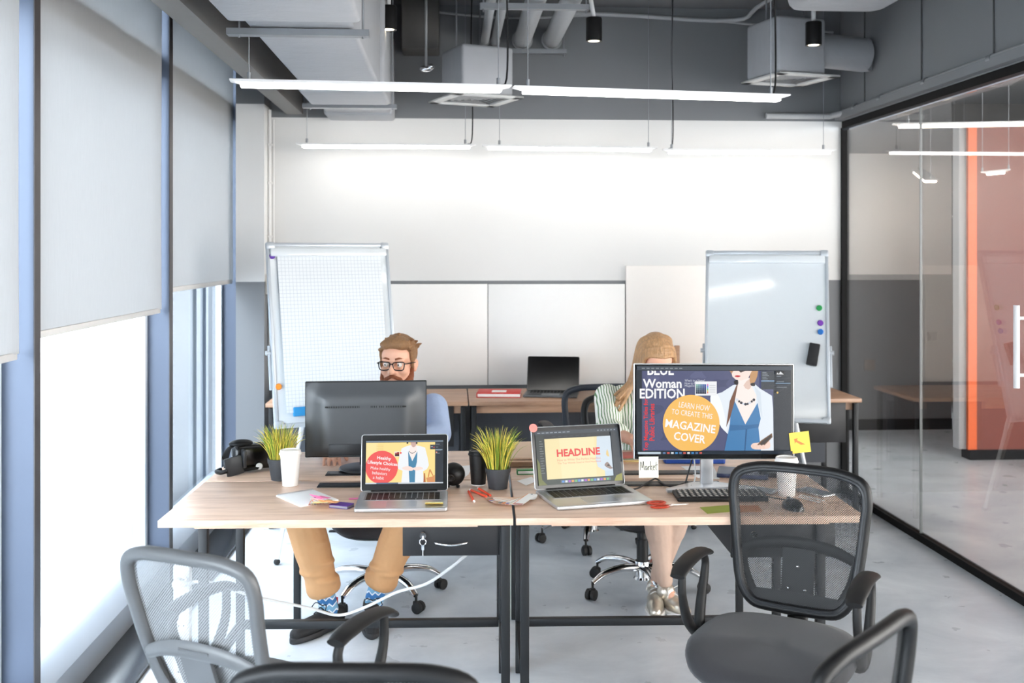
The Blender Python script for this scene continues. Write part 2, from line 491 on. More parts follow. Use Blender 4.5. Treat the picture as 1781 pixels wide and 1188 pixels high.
def remeshed(mb, voxel, smooth=6, it_factor=0.5):
    """fuse overlapping volumes into one continuous skin"""
    me = bpy.data.meshes.new('tmp'); mb.bm.to_mesh(me); mb.bm.free()
    o = bpy.data.objects.new('tmp', me); COL.objects.link(o)
    r = o.modifiers.new('r', 'REMESH'); r.mode = 'VOXEL'; r.voxel_size = voxel
    if smooth:
        s_ = o.modifiers.new('s', 'SMOOTH'); s_.factor = it_factor; s_.iterations = smooth
    dg = bpy.context.evaluated_depsgraph_get(); dg.update()
    m2 = bpy.data.meshes.new_from_object(o.evaluated_get(dg))
    bpy.data.objects.remove(o); bpy.data.meshes.remove(me)
    return m2
def skin_obj(name, mb, material, parent, voxel, smooth=6):
    me = remeshed(mb, voxel, smooth); me.name = name; me.materials.clear(); me.materials.append(material)
    for p in me.polygons: p.use_smooth = True
    o = bpy.data.objects.new(name, me); COL.objects.link(o)
    if parent:
        o.parent = parent; me.transform(Matrix.Translation(-parent.location))
    return o

# ------------------------------------------------------------------ materials
WHITE = mat('white_paint', (214, 213, 211), 0.6, var=0.015, scale=4)
GREYP = mat('grey_paint', (112, 114, 117), 0.6, var=0.03, scale=4)
CEILG = mat('grey_ceiling_paint', (118, 119, 121), 0.65, var=0.05, scale=5)
BULK = mat('bulkhead_grey_paint', (128, 130, 133), 0.6, var=0.03, scale=4)
BLACK_METAL = mat('black_powder_coat', (24, 26, 29), 0.5, 0.2, var=0.08, scale=60)
BLACK_TRIM = mat('black_trim', (7, 7, 8), 0.65, var=0.1, spec=0.2)
MULL = mat('anodised_grey_aluminium', (78, 87, 104), 0.45, 0.3, var=0.04, scale=3)
MULL_D = mat('dark_seal', (70, 66, 66), 0.45, 0.3, var=0.05)
SILL = mat('pale_sill_aluminium', (176, 184, 194), 0.4, 0.4, var=0.05, scale=4)
FLOORM = concrete_mat('polished_concrete')
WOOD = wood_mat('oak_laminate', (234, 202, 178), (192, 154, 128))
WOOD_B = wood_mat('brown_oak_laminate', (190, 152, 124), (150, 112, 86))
BLIND = blind_mat('blind_fabric')
BLIND_BAR = mat('blind_bottom_bar', (205, 203, 200), 0.5)
GLASS_W = glass_mat('window_glass', (0.97, 0.985, 0.99), 1.45, 1.0)
GLASS_P = glass_mat('partition_glass', (0.80, 0.755, 0.71), 1.5, 1.35)
DUCT = mat('insulated_duct_jacket', (168, 170, 174), 0.6, 0.15, var=0.08, scale=6, bump=0.25, bscale=25, stretch=(1, 4, 1))
PIPE = mat('grey_pipe', (170, 172, 174), 0.5, var=0.05)
STEEL = mat('galvanised_steel', (140, 143, 147), 0.4, 0.6, var=0.06)
CHROME = mat('chrome', (225, 226, 228), 0.12, 1.0, var=0.02)
ALU = mat('brushed_aluminium', (205, 206, 209), 0.32, 0.75, var=0.02)
LEDM = emit('led_diffuser', (255, 252, 246), LED)
LEDN = emit('led_diffuser_next_room', (255, 246, 234), 10.5)
SPOTM = emit('spot_lens', (255, 236, 200), 4)
LAMPB = mat('white_lamp_body', (222, 222, 222), 0.4, var=0.02)
BLK = mat('black_plastic', (14, 14, 15), 0.45, var=0.1, scale=50, spec=0.35)
BLKG = mat('glossy_black_plastic', (9, 9, 10), 0.22, var=0.1)
DGREY = mat('dark_grey_plastic', (36, 38, 41), 0.4, var=0.06)
SHELL_LIT = mat('window_lit_shell', (92, 93, 94), 0.38, var=0.04)  # grey is window reflection painted into the black plastic of one chair
NET = netting_mat('black_netting', (14, 14, 16))
NET_LIT = netting_mat('backlit_netting', (150, 151, 152), thr=0.12)  # pale grey is backlight haze painted into the net
SEATF = mat('charcoal_seat_fabric', (46, 45, 48), 0.9, var=0.35, scale=500, bump=0.2, bscale=900, sheen=0.2)
RUBBER = mat('rubber_black', (20, 20, 21), 0.7)
WB = mat('whiteboard_enamel', (218, 223, 226), 0.09, var=0.01, spec=0.9)
WBF = mat('whiteboard_frame', (190, 196, 202), 0.35, 0.3, var=0.03)
PAPER = mat('white_paper', (246, 245, 243), 0.7, var=0.02)
PANELW = mat('white_wall_panel', (232, 231, 229), 0.35, var=0.012)
CREAM = mat('cream_panel', (240, 234, 228), 0.5, var=0.012)
GRID = grid_paper_mat('grid_paper')
def flatc(name, rgb, rough=0.6): return mat(name, rgb, rough, var=0.04)
# ------------------------------------------------------------------ the setting
YB = 6.93                       # back wall
XG = 2.675                      # glass partition
CZ = 3.30                       # ceiling
ZP = 1.457                      # paint line
ZW = 2.54                       # top of the white paint

mb = MB(); mb.box((3.8, 4.5, -0.05), (10.4, 15, 0.1)); struct(mb.build('floor', FLOORM))
mb = MB(); mb.box((3.7, 4.5, CZ + 0.05), (10.6, 15, 0.1)); struct(mb.build('ceiling', CEILG))
mb = MB(); xc, xw = (XG - 1.6) / 2, XG + 1.6
mb.box((xc, YB + 0.08, ZP / 2), (xw, 0.16, ZP), mi=1)
mb.box((xc, YB + 0.08, (ZP + ZW) / 2), (xw, 0.16, ZW - ZP), mi=0)
mb.box((xc, YB + 0.08, (ZW + CZ) / 2), (xw, 0.16, CZ - ZW), mi=1)
struct(mb.build('wall_back', [WHITE, GREYP]))
# pillar at the window corner
mb = MB()
mb.box((-1.29, 6.83, ZP / 2), (0.18, 0.2, ZP), mi=1); mb.box((-1.29, 6.83, (ZP + 2.6) / 2), (0.18, 0.2, 2.6 - ZP), mi=0); mb.box((-1.29, 6.83, (2.6 + CZ) / 2), (0.18, 0.2, CZ - 2.6), mi=1)
struct(mb.build('wall_left', [WHITE, GREYP]))
mb = MB(); mb.box((-1.55, 2.2, 3.16), (0.3, 9.5, 0.28)); struct(mb.build('wall_spandrel', CEILG))
bl, br = atY(499, 199, YB), atY(527, 199, YB)
mb = MB(); mb.box(((bl.x + br.x) / 2, 2.215, (bl.z + CZ) / 2), (br.x - bl.x, 9.43, CZ - bl.z)); struct(mb.build('ceiling_beam', mat('beam_paint', (124, 122, 120), 0.65, var=0.03)))
# window wall
MY = [(0.20, 0.25), (1.88, 1.93), (3.544, 3.593), (5.205, 5.262), (6.885, 6.93)]
mb = MB()
mb.prism([(-1.39, 0), (-1.39, 0.135), (-1.43, 0.18), (-1.50, 0.20), (-1.58, 0.20), (-1.58, 0)], -2.5, 6.93, M=Matrix(((1, 0, 0, 0), (0, 0, 1, 0), (0, 1, 0, 0), (0, 0, 0, 1))))
struct(mb.build('windowsill', SILL))
mb = MB(); mb.box((-1.2935, 2.215, 0.012), (0.193, 9.43, 0.024), bevel=0.003); struct(mb.build('trim_1', mat('black_floor_duct', (30, 32, 36), 0.25, 0.2)))
for i, (a, b) in enumerate(MY):
    mb = MB()
    mb.box((-1.466, (a + b) / 2, 1.51), (0.147, b - a, 3.02), mi=0)
    mb.box((-1.391, (a + b) / 2, 1.51), (0.004, b - a, 3.02), mi=1)
    mb.box((-1.515, a - 0.02, 1.51), (0.035, 0.04, 3.02), mi=2)
    mb.box((-1.515, b + 0.012, 1.51), (0.035, 0.024, 3.02), mi=1)
    struct(mb.build('window_frame', [MULL, MULL_D, mat('pale_glazing_bead', (226, 232, 238), 0.4, 0.1)]))
for i in range(len(MY) - 1):
    y0, y1 = MY[i][1] + 0.024, MY[i + 1][0] - 0.04
    mb = MB(); mb.box((-1.52, (y0 + y1) / 2, 1.6), (0.012, y1 - y0, 2.8)); p = struct(mb.build('window_%d' % (i + 1), GLASS_W))
    mb = MB(); mb.box((-1.495, (y0 + y1) / 2, 2.57), (0.09, y1 - y0, 0.13)); struct(mb.build('transom', MULL, p))  # unseen; made thick and set close so it shades a band on the blind
# outside
EXTW = mat('grey_cladding', (116, 120, 124), 0.7, var=0.02, scale=2)
mb = MB()
for k in range(12):
    mb.box((-6.2, 0.4 + k * 1.25, 2.6), (0.2, 1.23, 7.2))
struct(mb.build('wall_exterior', EXTW))
mb = MB(); mb.box((-6.08, 9.1, 2.6), (0.06, 0.5, 7.2)); mb.box((-6.08, 12.0, 2.6), (0.06, 0.3, 7.2)); struct(mb.build('wall_exterior_pier', mat('cladding_pier', (96, 104, 112), 0.7)))
mb = MB(); mb.box((-2.1, 7.78, 1.5), (0.1, 0.9, 4.2), mi=0)
for k in range(9): mb.box((-2.1, 8.3 + k * 0.16, 1.5), (0.14 if k % 2 else 0.1, 0.14, 4.2), mi=1)
struct(mb.build('wall_exterior_column', [mat('slate_column', (40, 48, 58), 0.6), mat('ribbed_cladding', (66, 76, 86), 0.6)]))
mb = MB(); mb.box((-6.0, 6, -0.35), (8.8, 22, 0.1)); struct(mb.build('ground_exterior', mat('grey_paving', (120, 122, 124), 0.8)))
mb = MB()
mb.tube([(-1.188, 6.86, 0.9), (-1.188, 6.86, 2.58)], 0.011, 8); mb.tube([(-1.17, 6.9, 1.3), (-1.17, 6.9, 2.52)], 0.007, 8)
for z in (1.75, 2.1, 2.35): mb.box((-1.186, 6.86, z), (0.03, 0.03, 0.012))
tag(mb.build('conduit', WHITE), 'white vertical cable conduit on the side of the white and grey corner pillar', 'conduit')
mb = MB(); mb.box((-1.185, 6.80, 1.44), (0.03, 0.07, 0.13), bevel=0.006)
tag(mb.build('switch_box', mat('white_switch', (222, 218, 210), 0.4)), 'small white switch box on the corner pillar above the flipchart edge', 'switch')

# roller blinds
def blind(y0, y1, zb, label):
    t = thing('roller_blind', label, 'blind', (-1.43, (y0 + y1) / 2, zb), 0, 'roller blinds on the window wall')
    h = 2.96 - zb; L = y1 - y0
    rows = []
    for i in range(13):
        z = 0.02 + (h - 0.02) * i / 12
        rows.append([(0.012 * max(0, (abs(y) - 0.42 * L) / (0.08 * L)) ** 2 * (1 if y > 0 else 0) + 0.002 * math.sin(z * 3 + y * 4), y, z) for y in [(-0.5 + k / 24) * L for k in range(25)]])
    mb = MB(); mb.sheet(rows, 0.0012); mb.build('fabric', BLIND, t)
    mb = MB(); mb.box((0, 0, 0.013), (0.016, L, 0.026), bevel=0.004); mb.build('bottom_bar', BLIND_BAR, t)
    mb = MB(); mb.cyl((0, -L / 2, h + 0.03), (0, L / 2, h + 0.03), 0.03); mb.build('roller', BLIND_BAR, t)
blind(0.30, 1.84, 1.30, 'pale roller blind of the window nearest the camera, its fabric edge only')
blind(1.98, 3.49, 1.295, 'pale roller blind hanging lowest, cut off by the photo edge')
blind(3.655, 5.165, 1.349, 'wide pale roller blind in front of the bright white window')
blind(5.315, 6.83, 1.443, 'pale roller blind drawn highest, over the dark blue window next to the pillar')

# glass partition
zt = atX(1781, 124, XG).z
mb = MB(); mb.box((XG + 0.006, 2.2, zt / 2 + 0.0), (0.012, 9.42, zt - 0.04)); struct(mb.build('wall_right', GLASS_P))
mb = MB()
mb.box((XG + 0.006, 2.2, 0.02), (0.045, 9.42, 0.04)); mb.box((XG + 0.006, 2.2, zt + 0.02), (0.05, 9.42, 0.045)); mb.box((XG + 0.006, YB - 0.012, zt / 2), (0.05, 0.024, zt))
struct(mb.build('trim_2', BLACK_TRIM))
ys = atX(1600, 700, XG).y
mb = MB(); mb.box((XG + 0.006, ys, zt / 2), (0.014, 0.006, zt - 0.04)); struct(mb.build('trim_3', mat('glass_joint', (96, 100, 100), 0.3)))
mb = MB(); mb.box((XG + 0.13, 2.2, (zt + 0.043 + CZ) / 2), (0.3, 9.46, CZ - zt - 0.043))
struct(mb.build('wall_bulkhead', BULK))
mb = MB(); mb.box((XG - 0.044, 2.2, zt + 0.075), (0.046, 9.42, 0.05)); struct(mb.build('trim_4', BULK))
# the part of the room behind the camera
mb = MB(); mb.box((xc, -2.55, CZ / 2), (xw + 0.4, 0.1, CZ)); struct(mb.build('wall_front', mat('light_grey_paint', (196, 196, 196), 0.7)))
# next room
fw0, fw1 = atZ(1476, 748), atZ(1660, 748)
FY = fw0.y
mb = MB()
mb.box(((fw0.x + fw1.x) / 2 - 0.4, FY + 0.06, 0.72), (fw1.x - fw0.x + 0.8, 0.12, 1.44), mi=1); mb.box(((fw0.x + fw1.x) / 2 - 0.4, FY + 0.06, 2.0), (fw1.x - fw0.x + 0.8, 0.12, 1.12), mi=0); mb.box(((fw0.x + fw1.x) / 2 - 0.4, FY + 0.06, 2.93), (fw1.x - fw0.x + 0.8, 0.12, 0.74), mi=1)
struct(mb.build('wall_far', [WHITE, GREYP]))
mb = MB(); mb.box(((fw0.x + fw1.x) / 2 - 0.4, FY - 0.008, 0.05), (fw1.x - fw0.x + 0.8, 0.016, 0.10)); struct(mb.build('baseboard_far', BLACK_TRIM))
mb = MB(); mb.box((7.0, FY + 1.9, 1.65), (6, 0.1, 3.3)); mb.box((7.6, 8.6, 1.65), (0.1, 7.0, 3.3)); struct(mb.build('wall_corridor_and_blocker', mat('corridor_paint', (96, 96, 95), 0.7)))  # second box: unseen side wall added to keep daylight off the far floor
o0 = atZ(1684, 800)
ORANGE = mat('orange_paint', (112, 36, 8), 0.5, var=0.03, scale=4)
mb = MB()
mb.box((o0.x + 1.7, o0.y + 0.06, 1.38), (3.28, 0.12, 2.6), mi=0)
mb.box((o0.x + 0.035, o0.y + 0.06, 1.38), (0.07, 0.122, 2.6), mi=1); mb.box((o0.x - 0.03, o0.y + 0.08, 1.38), (0.06, 0.1, 2.6), mi=2)
struct(mb.build('wall_orange', [ORANGE, mat('bright_orange_edge', (226, 96, 24), 0.5), mat('grey_edge_paint', (150, 150, 152), 0.6)]))
mb = MB(); mb.box((o0.x + 1.68, o0.y + 0.06, 0.04), (3.34, 0.14, 0.08)); struct(mb.build('baseboard_orange', BLACK_TRIM))
def plate(name, px, py, col, size, label, hole=True):
    p = atY(px, py, FY)
    t = thing(name, label, 'switch', (p.x, FY, p.z))
    mb = MB(); mb.box((0, -0.006, 0), (size, 0.012, size), bevel=0.003); mb.build('plate', col, t)
    mb = MB(); mb.box((0, -0.014, 0), (size * 0.6, 0.006, size * 0.6), bevel=0.002); mb.build('rocker', col, t)
plate('wall_switch', 1621, 585, mat('dark_switch', (44, 44, 46), 0.4), 0.085, 'dark square wall switch on the grey wall behind the glass')
plate('wall_socket', 1512, 635, mat('taupe_switch', (120, 112, 106), 0.4), 0.10, 'grey square wall plate low on the grey wall behind the glass')
# plant in the corridor gap
p = atY(1672, 560, FY + 0.9)
t = thing('hedge_plant', 'dark green leafy plant in the corridor gap beside the orange wall', 'plant', (p.x + 0.05, FY + 0.9, 0))
mb = MB(); mb.lathe([(0.13, 0), (0.16, 0.35), (0.15, 0.35), (0.14, 0.3), (0, 0.3)]); mb.build('pot', BLK, t)
mb = MB()
for k in range(70):
    a = random.uniform(0, 2 * PI); r = random.uniform(0.02, 0.2); z = random.uniform(0.4, 1.5); q = Vector((math.cos(a) * r, math.sin(a) * r, z)); d = Vector((math.cos(a), math.sin(a), random.uniform(-0.3, 0.6))) * 0.09
    mb.tube([q, q + d * 0.5, q + d], [0.004, 0.025, 0.002], 6, flat=0.15)
mb.tube([(0, 0, 0.3), (0, 0, 1.4)], 0.012, 6)
mb.build('foliage', mat('dark_leaves', (66, 92, 40), 0.6), t)
# door pull on the partition
hy = atX(1768, 600, XG - 0.05).y; z0, z1 = atX(1768, 675, XG - 0.05).z, atX(1768, 531, XG - 0.05).z
t = thing('door_handle_bar', 'white tubular pull bar on the glass partition at the photo edge', 'door pull', (XG - 0.05, hy, z0))
mb = MB(); mb.cyl((0, 0, 0), (0, 0, z1 - z0), 0.014); mb.build('grip', WHITE, t)
for z in (0.06, z1 - z0 - 0.06):
    mb = MB(); mb.cyl((0, 0, z), (0.051, 0, z), 0.008); mb.build('standoff', WHITE, t)

# ------------------------------------------------------------------ ceiling equipment
x0, x1 = -0.80, -0.385
t = thing('air_duct', 'large grey insulated rectangular air duct running along the ceiling above the blinds', 'air duct', ((x0 + x1) / 2, 4.3, 2.535))
DW = x1 - x0
def dseg(ya, yb, gx, dz, top=0.5):
    mb = MB(); mb.box((0, (ya + yb) / 2 - 4.3, top / 2 + dz / 2), (DW + gx, yb - ya, top - dz), bevel=0.02, seg=3); return mb
dseg(3.9, 6.93, 0, 0).build('duct_section', DUCT, t); dseg(-1.0, 3.95, 0.09, -0.02, 0.52).build('duct_section', DUCT, t); dseg(5.62, 6.12, 0.05, -0.025, 0.53).build('duct_sleeve', DUCT, t)
dseg(6.62, 6.93, 0.02, -0.015, 0.52).build('duct_sleeve', DUCT, t)
for yy in (4.135, 6.2):
    mb = MB(); mb.box((-0.01, yy - 4.3, -0.02), (DW + 0.14, 0.05, 0.025)); mb.build('support_channel', STEEL, t)
    for sx in (-1, 1):
        mb = MB(); mb.cyl((sx * (DW / 2 + 0.035), yy - 4.3, -0.04), (sx * (DW / 2 + 0.035), yy - 4.3, CZ - 2.535), 0.005, seg=8); mb.build('hanger_rod', STEEL, t)
# pipes
def pipe(px, py, r, label):
    p = atY(px, py, YB)
    mb = MB(); mb.tube([(0, 0, 0), (0, 6.9, 0)], r, 18); mb.lathe([(r * 1.2, 0), (r * 1.2, 0.02)], M=TR(0, 6.88, 0) @ RX(PI / 2))
    o = mb.build('ceiling_pipe', PIPE); o.location = (p.x, 0.03, p.z + r); tag(o, label, 'pipe', 'grey pipes under the ceiling')
pipe(843, 80, 0.028, 'thin grey ceiling pipe nearest the air duct'); pipe(861, 80, 0.028, 'thin grey ceiling pipe between another thin one and the thick pipes')
pipe(908, 86, 0.058, 'thick grey ceiling pipe next to the thin pipes'); pipe(959, 86, 0.058, 'thick grey ceiling pipe nearest the black spotlight')
pr = atY(861, 86, YB).z
for yy, a, b, lab in ((5.62, 835, 1025, 'steel support rail under the four ceiling pipes, further from the back wall'), (6.87, 830, 985, 'steel support rail under the four ceiling pipes, against the back wall')):
    xa, xb = atY(a, 50, yy).x, atY(b, 50, yy).x
    t = thing('pipe_rail', lab, 'rail', ((xa + xb) / 2, yy, pr - 0.034), 0, 'pipe supports')
    mb = MB(); mb.box((0, 0, 0.012), (xb - xa, 0.04, 0.03)); mb.build('channel', STEEL, t)
    for sx in (-1, 1):
        mb = MB(); mb.cyl((sx * (xb - xa) * 0.47, 0, -0.02), (sx * (xb - xa) * 0.47, 0, CZ - pr + 0.034), 0.005, seg=8); mb.build('hanger_rod', STEEL, t)
# dark services box between duct and pipes
mb = MB(); mb.box((-0.2, 6.77, 3.12), (0.24, 0.26, 0.34), bevel=0.01); tag(mb.build('service_box', mat('dark_service_paint', (84, 82, 80), 0.7)), 'dark grey box under the ceiling beside the air duct', 'box')
# air diffusers
def diffuser(corners, z, bw, bh, boff, label, duct=False):
    P = [atZ(px, py, z) for px, py in corners]; c = sum(P, Vector()) / 4
    wx = ((P[1] - P[0]).length + (P[2] - P[3]).length) / 2; wy = ((P[0] - P[3]).length + (P[1] - P[2]).length) / 2
    a = math.atan2((P[1] - P[0]).y, (P[1] - P[0]).x)
    w_ = (wx + min(wy, wx)) / 2
    t = thing('air_diffuser', label, 'air vent', (c.x, min(c.y, YB - 0.3), z), a)
    mb = MB()
    for q in range(4):
        M = RZ(q * PI / 2); mb.box((0, w_ / 2 - 0.03, 0.006), (w_, 0.06, 0.012), M, 0.003)
    mb.build('flange', mat('vent_white', (206, 206, 204), 0.45), t)
    mb = MB()
    for k in range(5):
        s_ = w_ / 2 - 0.07 - k * 0.032
        if s_ < 0.02: break
        for q in range(4):
            M = RZ(q * PI / 2) @ TR(0, s_, 0.014) @ RX(0.6); mb.box((0, 0, 0), (2 * s_, 0.028, 0.003), M)
    mb.build('louvre', mat('vent_grey', (150, 150, 150), 0.5), t)
    mb = MB(); mb.box((boff, 0, bh / 2 + 0.014), (bw, bw, bh), bevel=0.02, seg=3); mb.build('plenum_box', DUCT, t)
    for sx in (-1, 1):
        mb = MB(); mb.cyl((boff + sx * bw * 0.4, 0, bh), (boff + sx * bw * 0.4, 0, CZ - z), 0.005, seg=8); mb.build('hanger_rod', STEEL, t)
    return t, c, a
diffuser([(766, 162), (895, 171), (882, 187), (761, 181)], 2.58, 0.34, 0.30, 0.01, 'square ceiling air vent with grey box under the pipes')
t, c, a = diffuser([(1331, 127), (1453, 135), (1412, 151), (1298, 147)], 2.70, 0.34, 0.34, -0.03, 'square air vent with grey box and round duct near the bulkhead')
mb = MB(); mb.tube([(0.15, 0, 0.2), (0.55, 0, 0.19), (XG - 0.036 - c.x, -0.03, 0.19)], 0.105, 24); mb.build('round_duct', DUCT, t)
# rounded duct end at the top of the picture
p = atY(1455, 18, 5.2)
mb = MB(); mb.rbox((0, 0, 0.13), (0.52, 1.7, 0.26), 0.1, 0.05); o = mb.build('duct_bend', DUCT); o.location = (p.x, 4.42, p.z); tag(o, 'rounded grey insulated duct end under the ceiling above the spotlights', 'air duct')
# spot lights
def spot(px, py, Y, label, tilt=0.0, stem=True):
    p = atY(px, py, Y)
    t = thing('ceiling_spotlight', label, 'spotlight', p, 0, 'black ceiling spotlights'); h = CZ - p.z
    mb = MB(); mb.lathe([(0.0, 0.006), (0.03, 0.006), (0.034, 0.0), (0.045, 0.0), (0.045, 0.125), (0.042, 0.13), (0, 0.13)]); mb.build('body', BLK, t)
    mb = MB(); mb.lathe([(0, 0.002), (0.03, 0.002), (0.03, 0.005), (0, 0.005)]); mb.build('lens', SPOTM, t)
    mb = MB(); mb.cyl((0, 0, 0.13), (tilt, 0, h), 0.012, seg=10); mb.build('stem', LAMPB, t)
spot(676, 52, 5.7, 'black cylinder spotlight beside the air duct'); spot(1033, 72, 5.7, 'black cylinder spotlight beside the ceiling pipes', -0.06); spot(1415, 79, 5.7, 'black cylinder spotlight in front of the vent with the round duct')
p = atY(741, 120, 6.45)
t = thing('sprinkler_head', 'small chrome sprinkler head hanging near the air duct', 'sprinkler', p)
mb = MB(); mb.ell((0, 0, 0), (0.04, 0.03, 0.02)); mb.ell((0.03, -0.01, 0.012), (0.025, 0.025, 0.018)); mb.build('body', CHROME, t)
mb = MB(); mb.cyl((0, 0, 0.01), (0, 0, CZ - p.z), 0.008, seg=8); mb.build('pipe', PIPE, t)
# conduits
mb = MB(); cz = atY(1000, 24, YB - 0.03).z
mb.tube([(0.75, YB - 0.055, cz), (1.15, YB - 0.055, cz - 0.01), (1.9, YB - 0.055, cz - 0.035), (2.02, 6.5, cz + 0.01), (2.3, 4.6, cz + 0.01)], 0.014, 8, sub=5)
tag(mb.build('conduit', PIPE), 'grey cable conduit along the top of the back wall turning across the ceiling', 'conduit')
mb = MB(); mb.tube([(-0.3, YB - 0.012, cz + 0.02), (0.4, YB - 0.012, cz - 0.03), (1.3, YB - 0.012, cz + 0.0), (2.6, YB - 0.012, cz - 0.1)], 0.008, 8, sub=6)
tag(mb.build('conduit', PIPE), 'thin grey conduit sagging along the top of the back wall', 'conduit')
pz = atX(1781, 82, XG - 0.046).z
t = thing('bulkhead_conduit', 'grey conduit pipe with joints running along the bulkhead above the glass partition', 'conduit', (XG - 0.046, 3.0, pz))
mb = MB(); mb.tube([(-0.5, YB - 3.0 - 0.03, -0.02), (-0.06, YB - 3.0 - 0.03, -0.02), (0, YB - 3.0 - 0.15, -0.01), (0, 3.0, 0), (0, -4, 0)], 0.02, 12); mb.build('pipe', PIPE, t)
for yy in (1.0, 1.9, 2.6, 3.2, 3.6):
    mb = MB(); mb.tube([(0, yy - 0.02, 0), (0, yy + 0.02, 0)], 0.024, 12); mb.build('coupling', STEEL, t)
for px in (1505, 1604, 1730):
    q = atX(px, 150, XG - 0.021)
    mb = MB(); mb.cyl((0, 0, 0), (0, 0, CZ - pz - 0.02), 0.004, seg=6); o = mb.build('drop_wire', mat('dark_wire', (70, 71, 73), 0.5)); o.location = (XG - 0.026, q.y, pz + 0.02)
    tag(o, {1505: 'thin dark wire down the bulkhead nearest the back wall', 1604: 'thin dark wire down the bulkhead above the glass joint', 1730: 'thin dark wire down the bulkhead nearest the camera'}[px], 'wire', 'wires on the bulkhead')

# linear pendant lights
def pendant(A, B, label, hang=(0.06, 0.94), cables=(), tops={}, group='linear pendant lights in the office', wid=0.06, ht=0.026):
    A, B = Vector(A), Vector(B); d = B - A; L = d.length; c = (A + B) / 2
    t = thing('pendant_light', label, 'ceiling light', c, math.atan2(d.y, d.x), group)
    tilt = RY(-math.asin(d.z / L))
    mb = MB(); hw = wid / 2
    # body: wide top plate, sides drawn in towards the ends
    b = bmesh.new()
    top = [(-L / 2, -hw), (L / 2, -hw), (L / 2, hw), (-L / 2, hw)]; e = 0.035
    bot = [(-L / 2 + e, -hw * 0.8), (L / 2 - e, -hw * 0.8), (L / 2 - e, hw * 0.8), (-L / 2 + e, hw * 0.8)]
    r0 = [b.verts.new((x, y, ht)) for x, y in top]; r1 = [b.verts.new((x, y, ht - 0.006)) for x, y in top]; r2 = [b.verts.new((x, y, 0.012)) for x, y in bot]
    b.faces.new(r0); b.faces.new(r2[::-1])
    for R, Q in ((r0, r1), (r1, r2)):
        for i in range(4): b.faces.new((R[i], Q[i], Q[(i + 1) % 4], R[(i + 1) % 4]))
    bmesh.ops.recalc_face_normals(b, faces=list(b.faces)); mb.merge(b, tilt); mb.build('housing', LAMPB, t)
    mb = MB(); mb.box((0, 0, 0.006), (L - 2 * e - 0.01, wid * 0.86, 0.018), tilt, bevel=0.004); mb.build('diffuser', LEDN if 'glass' in group else LEDM, t)
    for h in hang:
        p = tilt @ Vector(((h - 0.5) * L, 0, ht)); mb = MB(); mb.cyl(p, (p.x, 0, tops.get(h, CZ) - c.z), 0.0022, seg=6); mb.cyl(p, p + Vector((0, 0, 0.03)), 0.008, seg=10); mb.build('suspension_wire', STEEL, t)
    for h in cables:
        p = tilt @ Vector(((h - 0.5) * L, 0, ht)); mb = MB()
        mb.tube([p, p + Vector((0.03, 0.01, 0.03)), p + Vector((0.035, 0.015, 0.25)), p + Vector((0.025, 0.01, 0.6)), (p.x + 0.03, 0.0, CZ - c.z)], 0.004, 6, sub=4); mb.build('power_cable', BLK, t)
    return t
ZL = 2.315
def LP(px, py, Y): return atY(px, py, Y)
ya, yb = 4.12, 4.38
f0, f1, f2, f3 = LP(400, 150, ya), LP(888, 160, (ya + yb) / 2), LP(893, 161, (ya + yb) / 2), LP(1370, 176, yb)
pendant(f0, f1, 'front row linear pendant light, the half nearer the blinds', (0.065, 0.955), (0.96,), {0.065: 2.495}); pendant(f2, f3, 'front row linear pendant light, the half nearer the glass partition', (0.05, 0.935), (0.93,))
g = [LP(515, 256, 6.66), LP(828, 258, 6.66), LP(838, 259, 6.66), LP(1143, 263, 6.65), LP(1153, 266, 6.65), LP(1453, 267, 6.64)]
pendant(g[0], g[1], 'back row linear pendant light nearest the pillar', (0.06, 0.94), (0.95,)); pendant(g[2], g[3], 'back row linear pendant light in the middle of the white wall', (0.1, 0.95)); pendant(g[4], g[5], 'back row linear pendant light nearest the glass partition', (0.05, 0.93), (0.03,))
for k, (yy, xx) in enumerate(((1.3, -0.55), (1.3, 1.25), (-0.9, -0.55), (-0.9, 1.25))):
    pendant((xx - 0.6, yy, 2.33), (xx + 0.6, yy, 2.33), 'added linear pendant light, unseen fill for the near part of the room')  # unseen lamps added overhead and behind the camera as fill
# next-room lights
pendant(atY(1553, 222, 6.75), atY(1553, 222, 6.75) + Vector((1.6, -0.35, 0)), 'linear pendant light in the next room, close behind the glass', group='lights behind the glass')
pendant(atY(1597, 300, 8.9), atY(1620, 318, 8.3), 'short bright strip light behind the glass in front of the white far wall', group='lights behind the glass', wid=0.11)
pendant(atY(1706, 305, 7.6), atY(1758, 300, 7.5), 'thin strip light in front of the orange wall', group='lights behind the glass')
for z_, lab in ((337, 'upper'), (380, 'lower')):
    q = atY(1668, z_, FY + (1.3 if z_ < 350 else 0.9)); pendant(q - Vector((0.06, 0, 0)), q + Vector((0.06, 0, 0)), 'small strip light in the corridor gap, the %s one' % lab, group='lights behind the glass')
pendant((4.2, 4.2, 2.5), (4.2, 2.8, 2.5), 'added unseen linear pendant light filling the next room near the glass', group='lights behind the glass'); pendant((5.6, 5.4, 2.5), (5.6, 6.8, 2.5), 'added unseen linear pendant light filling the next room before the orange wall', group='lights behind the glass')  # two unseen lamps added to brighten the next room
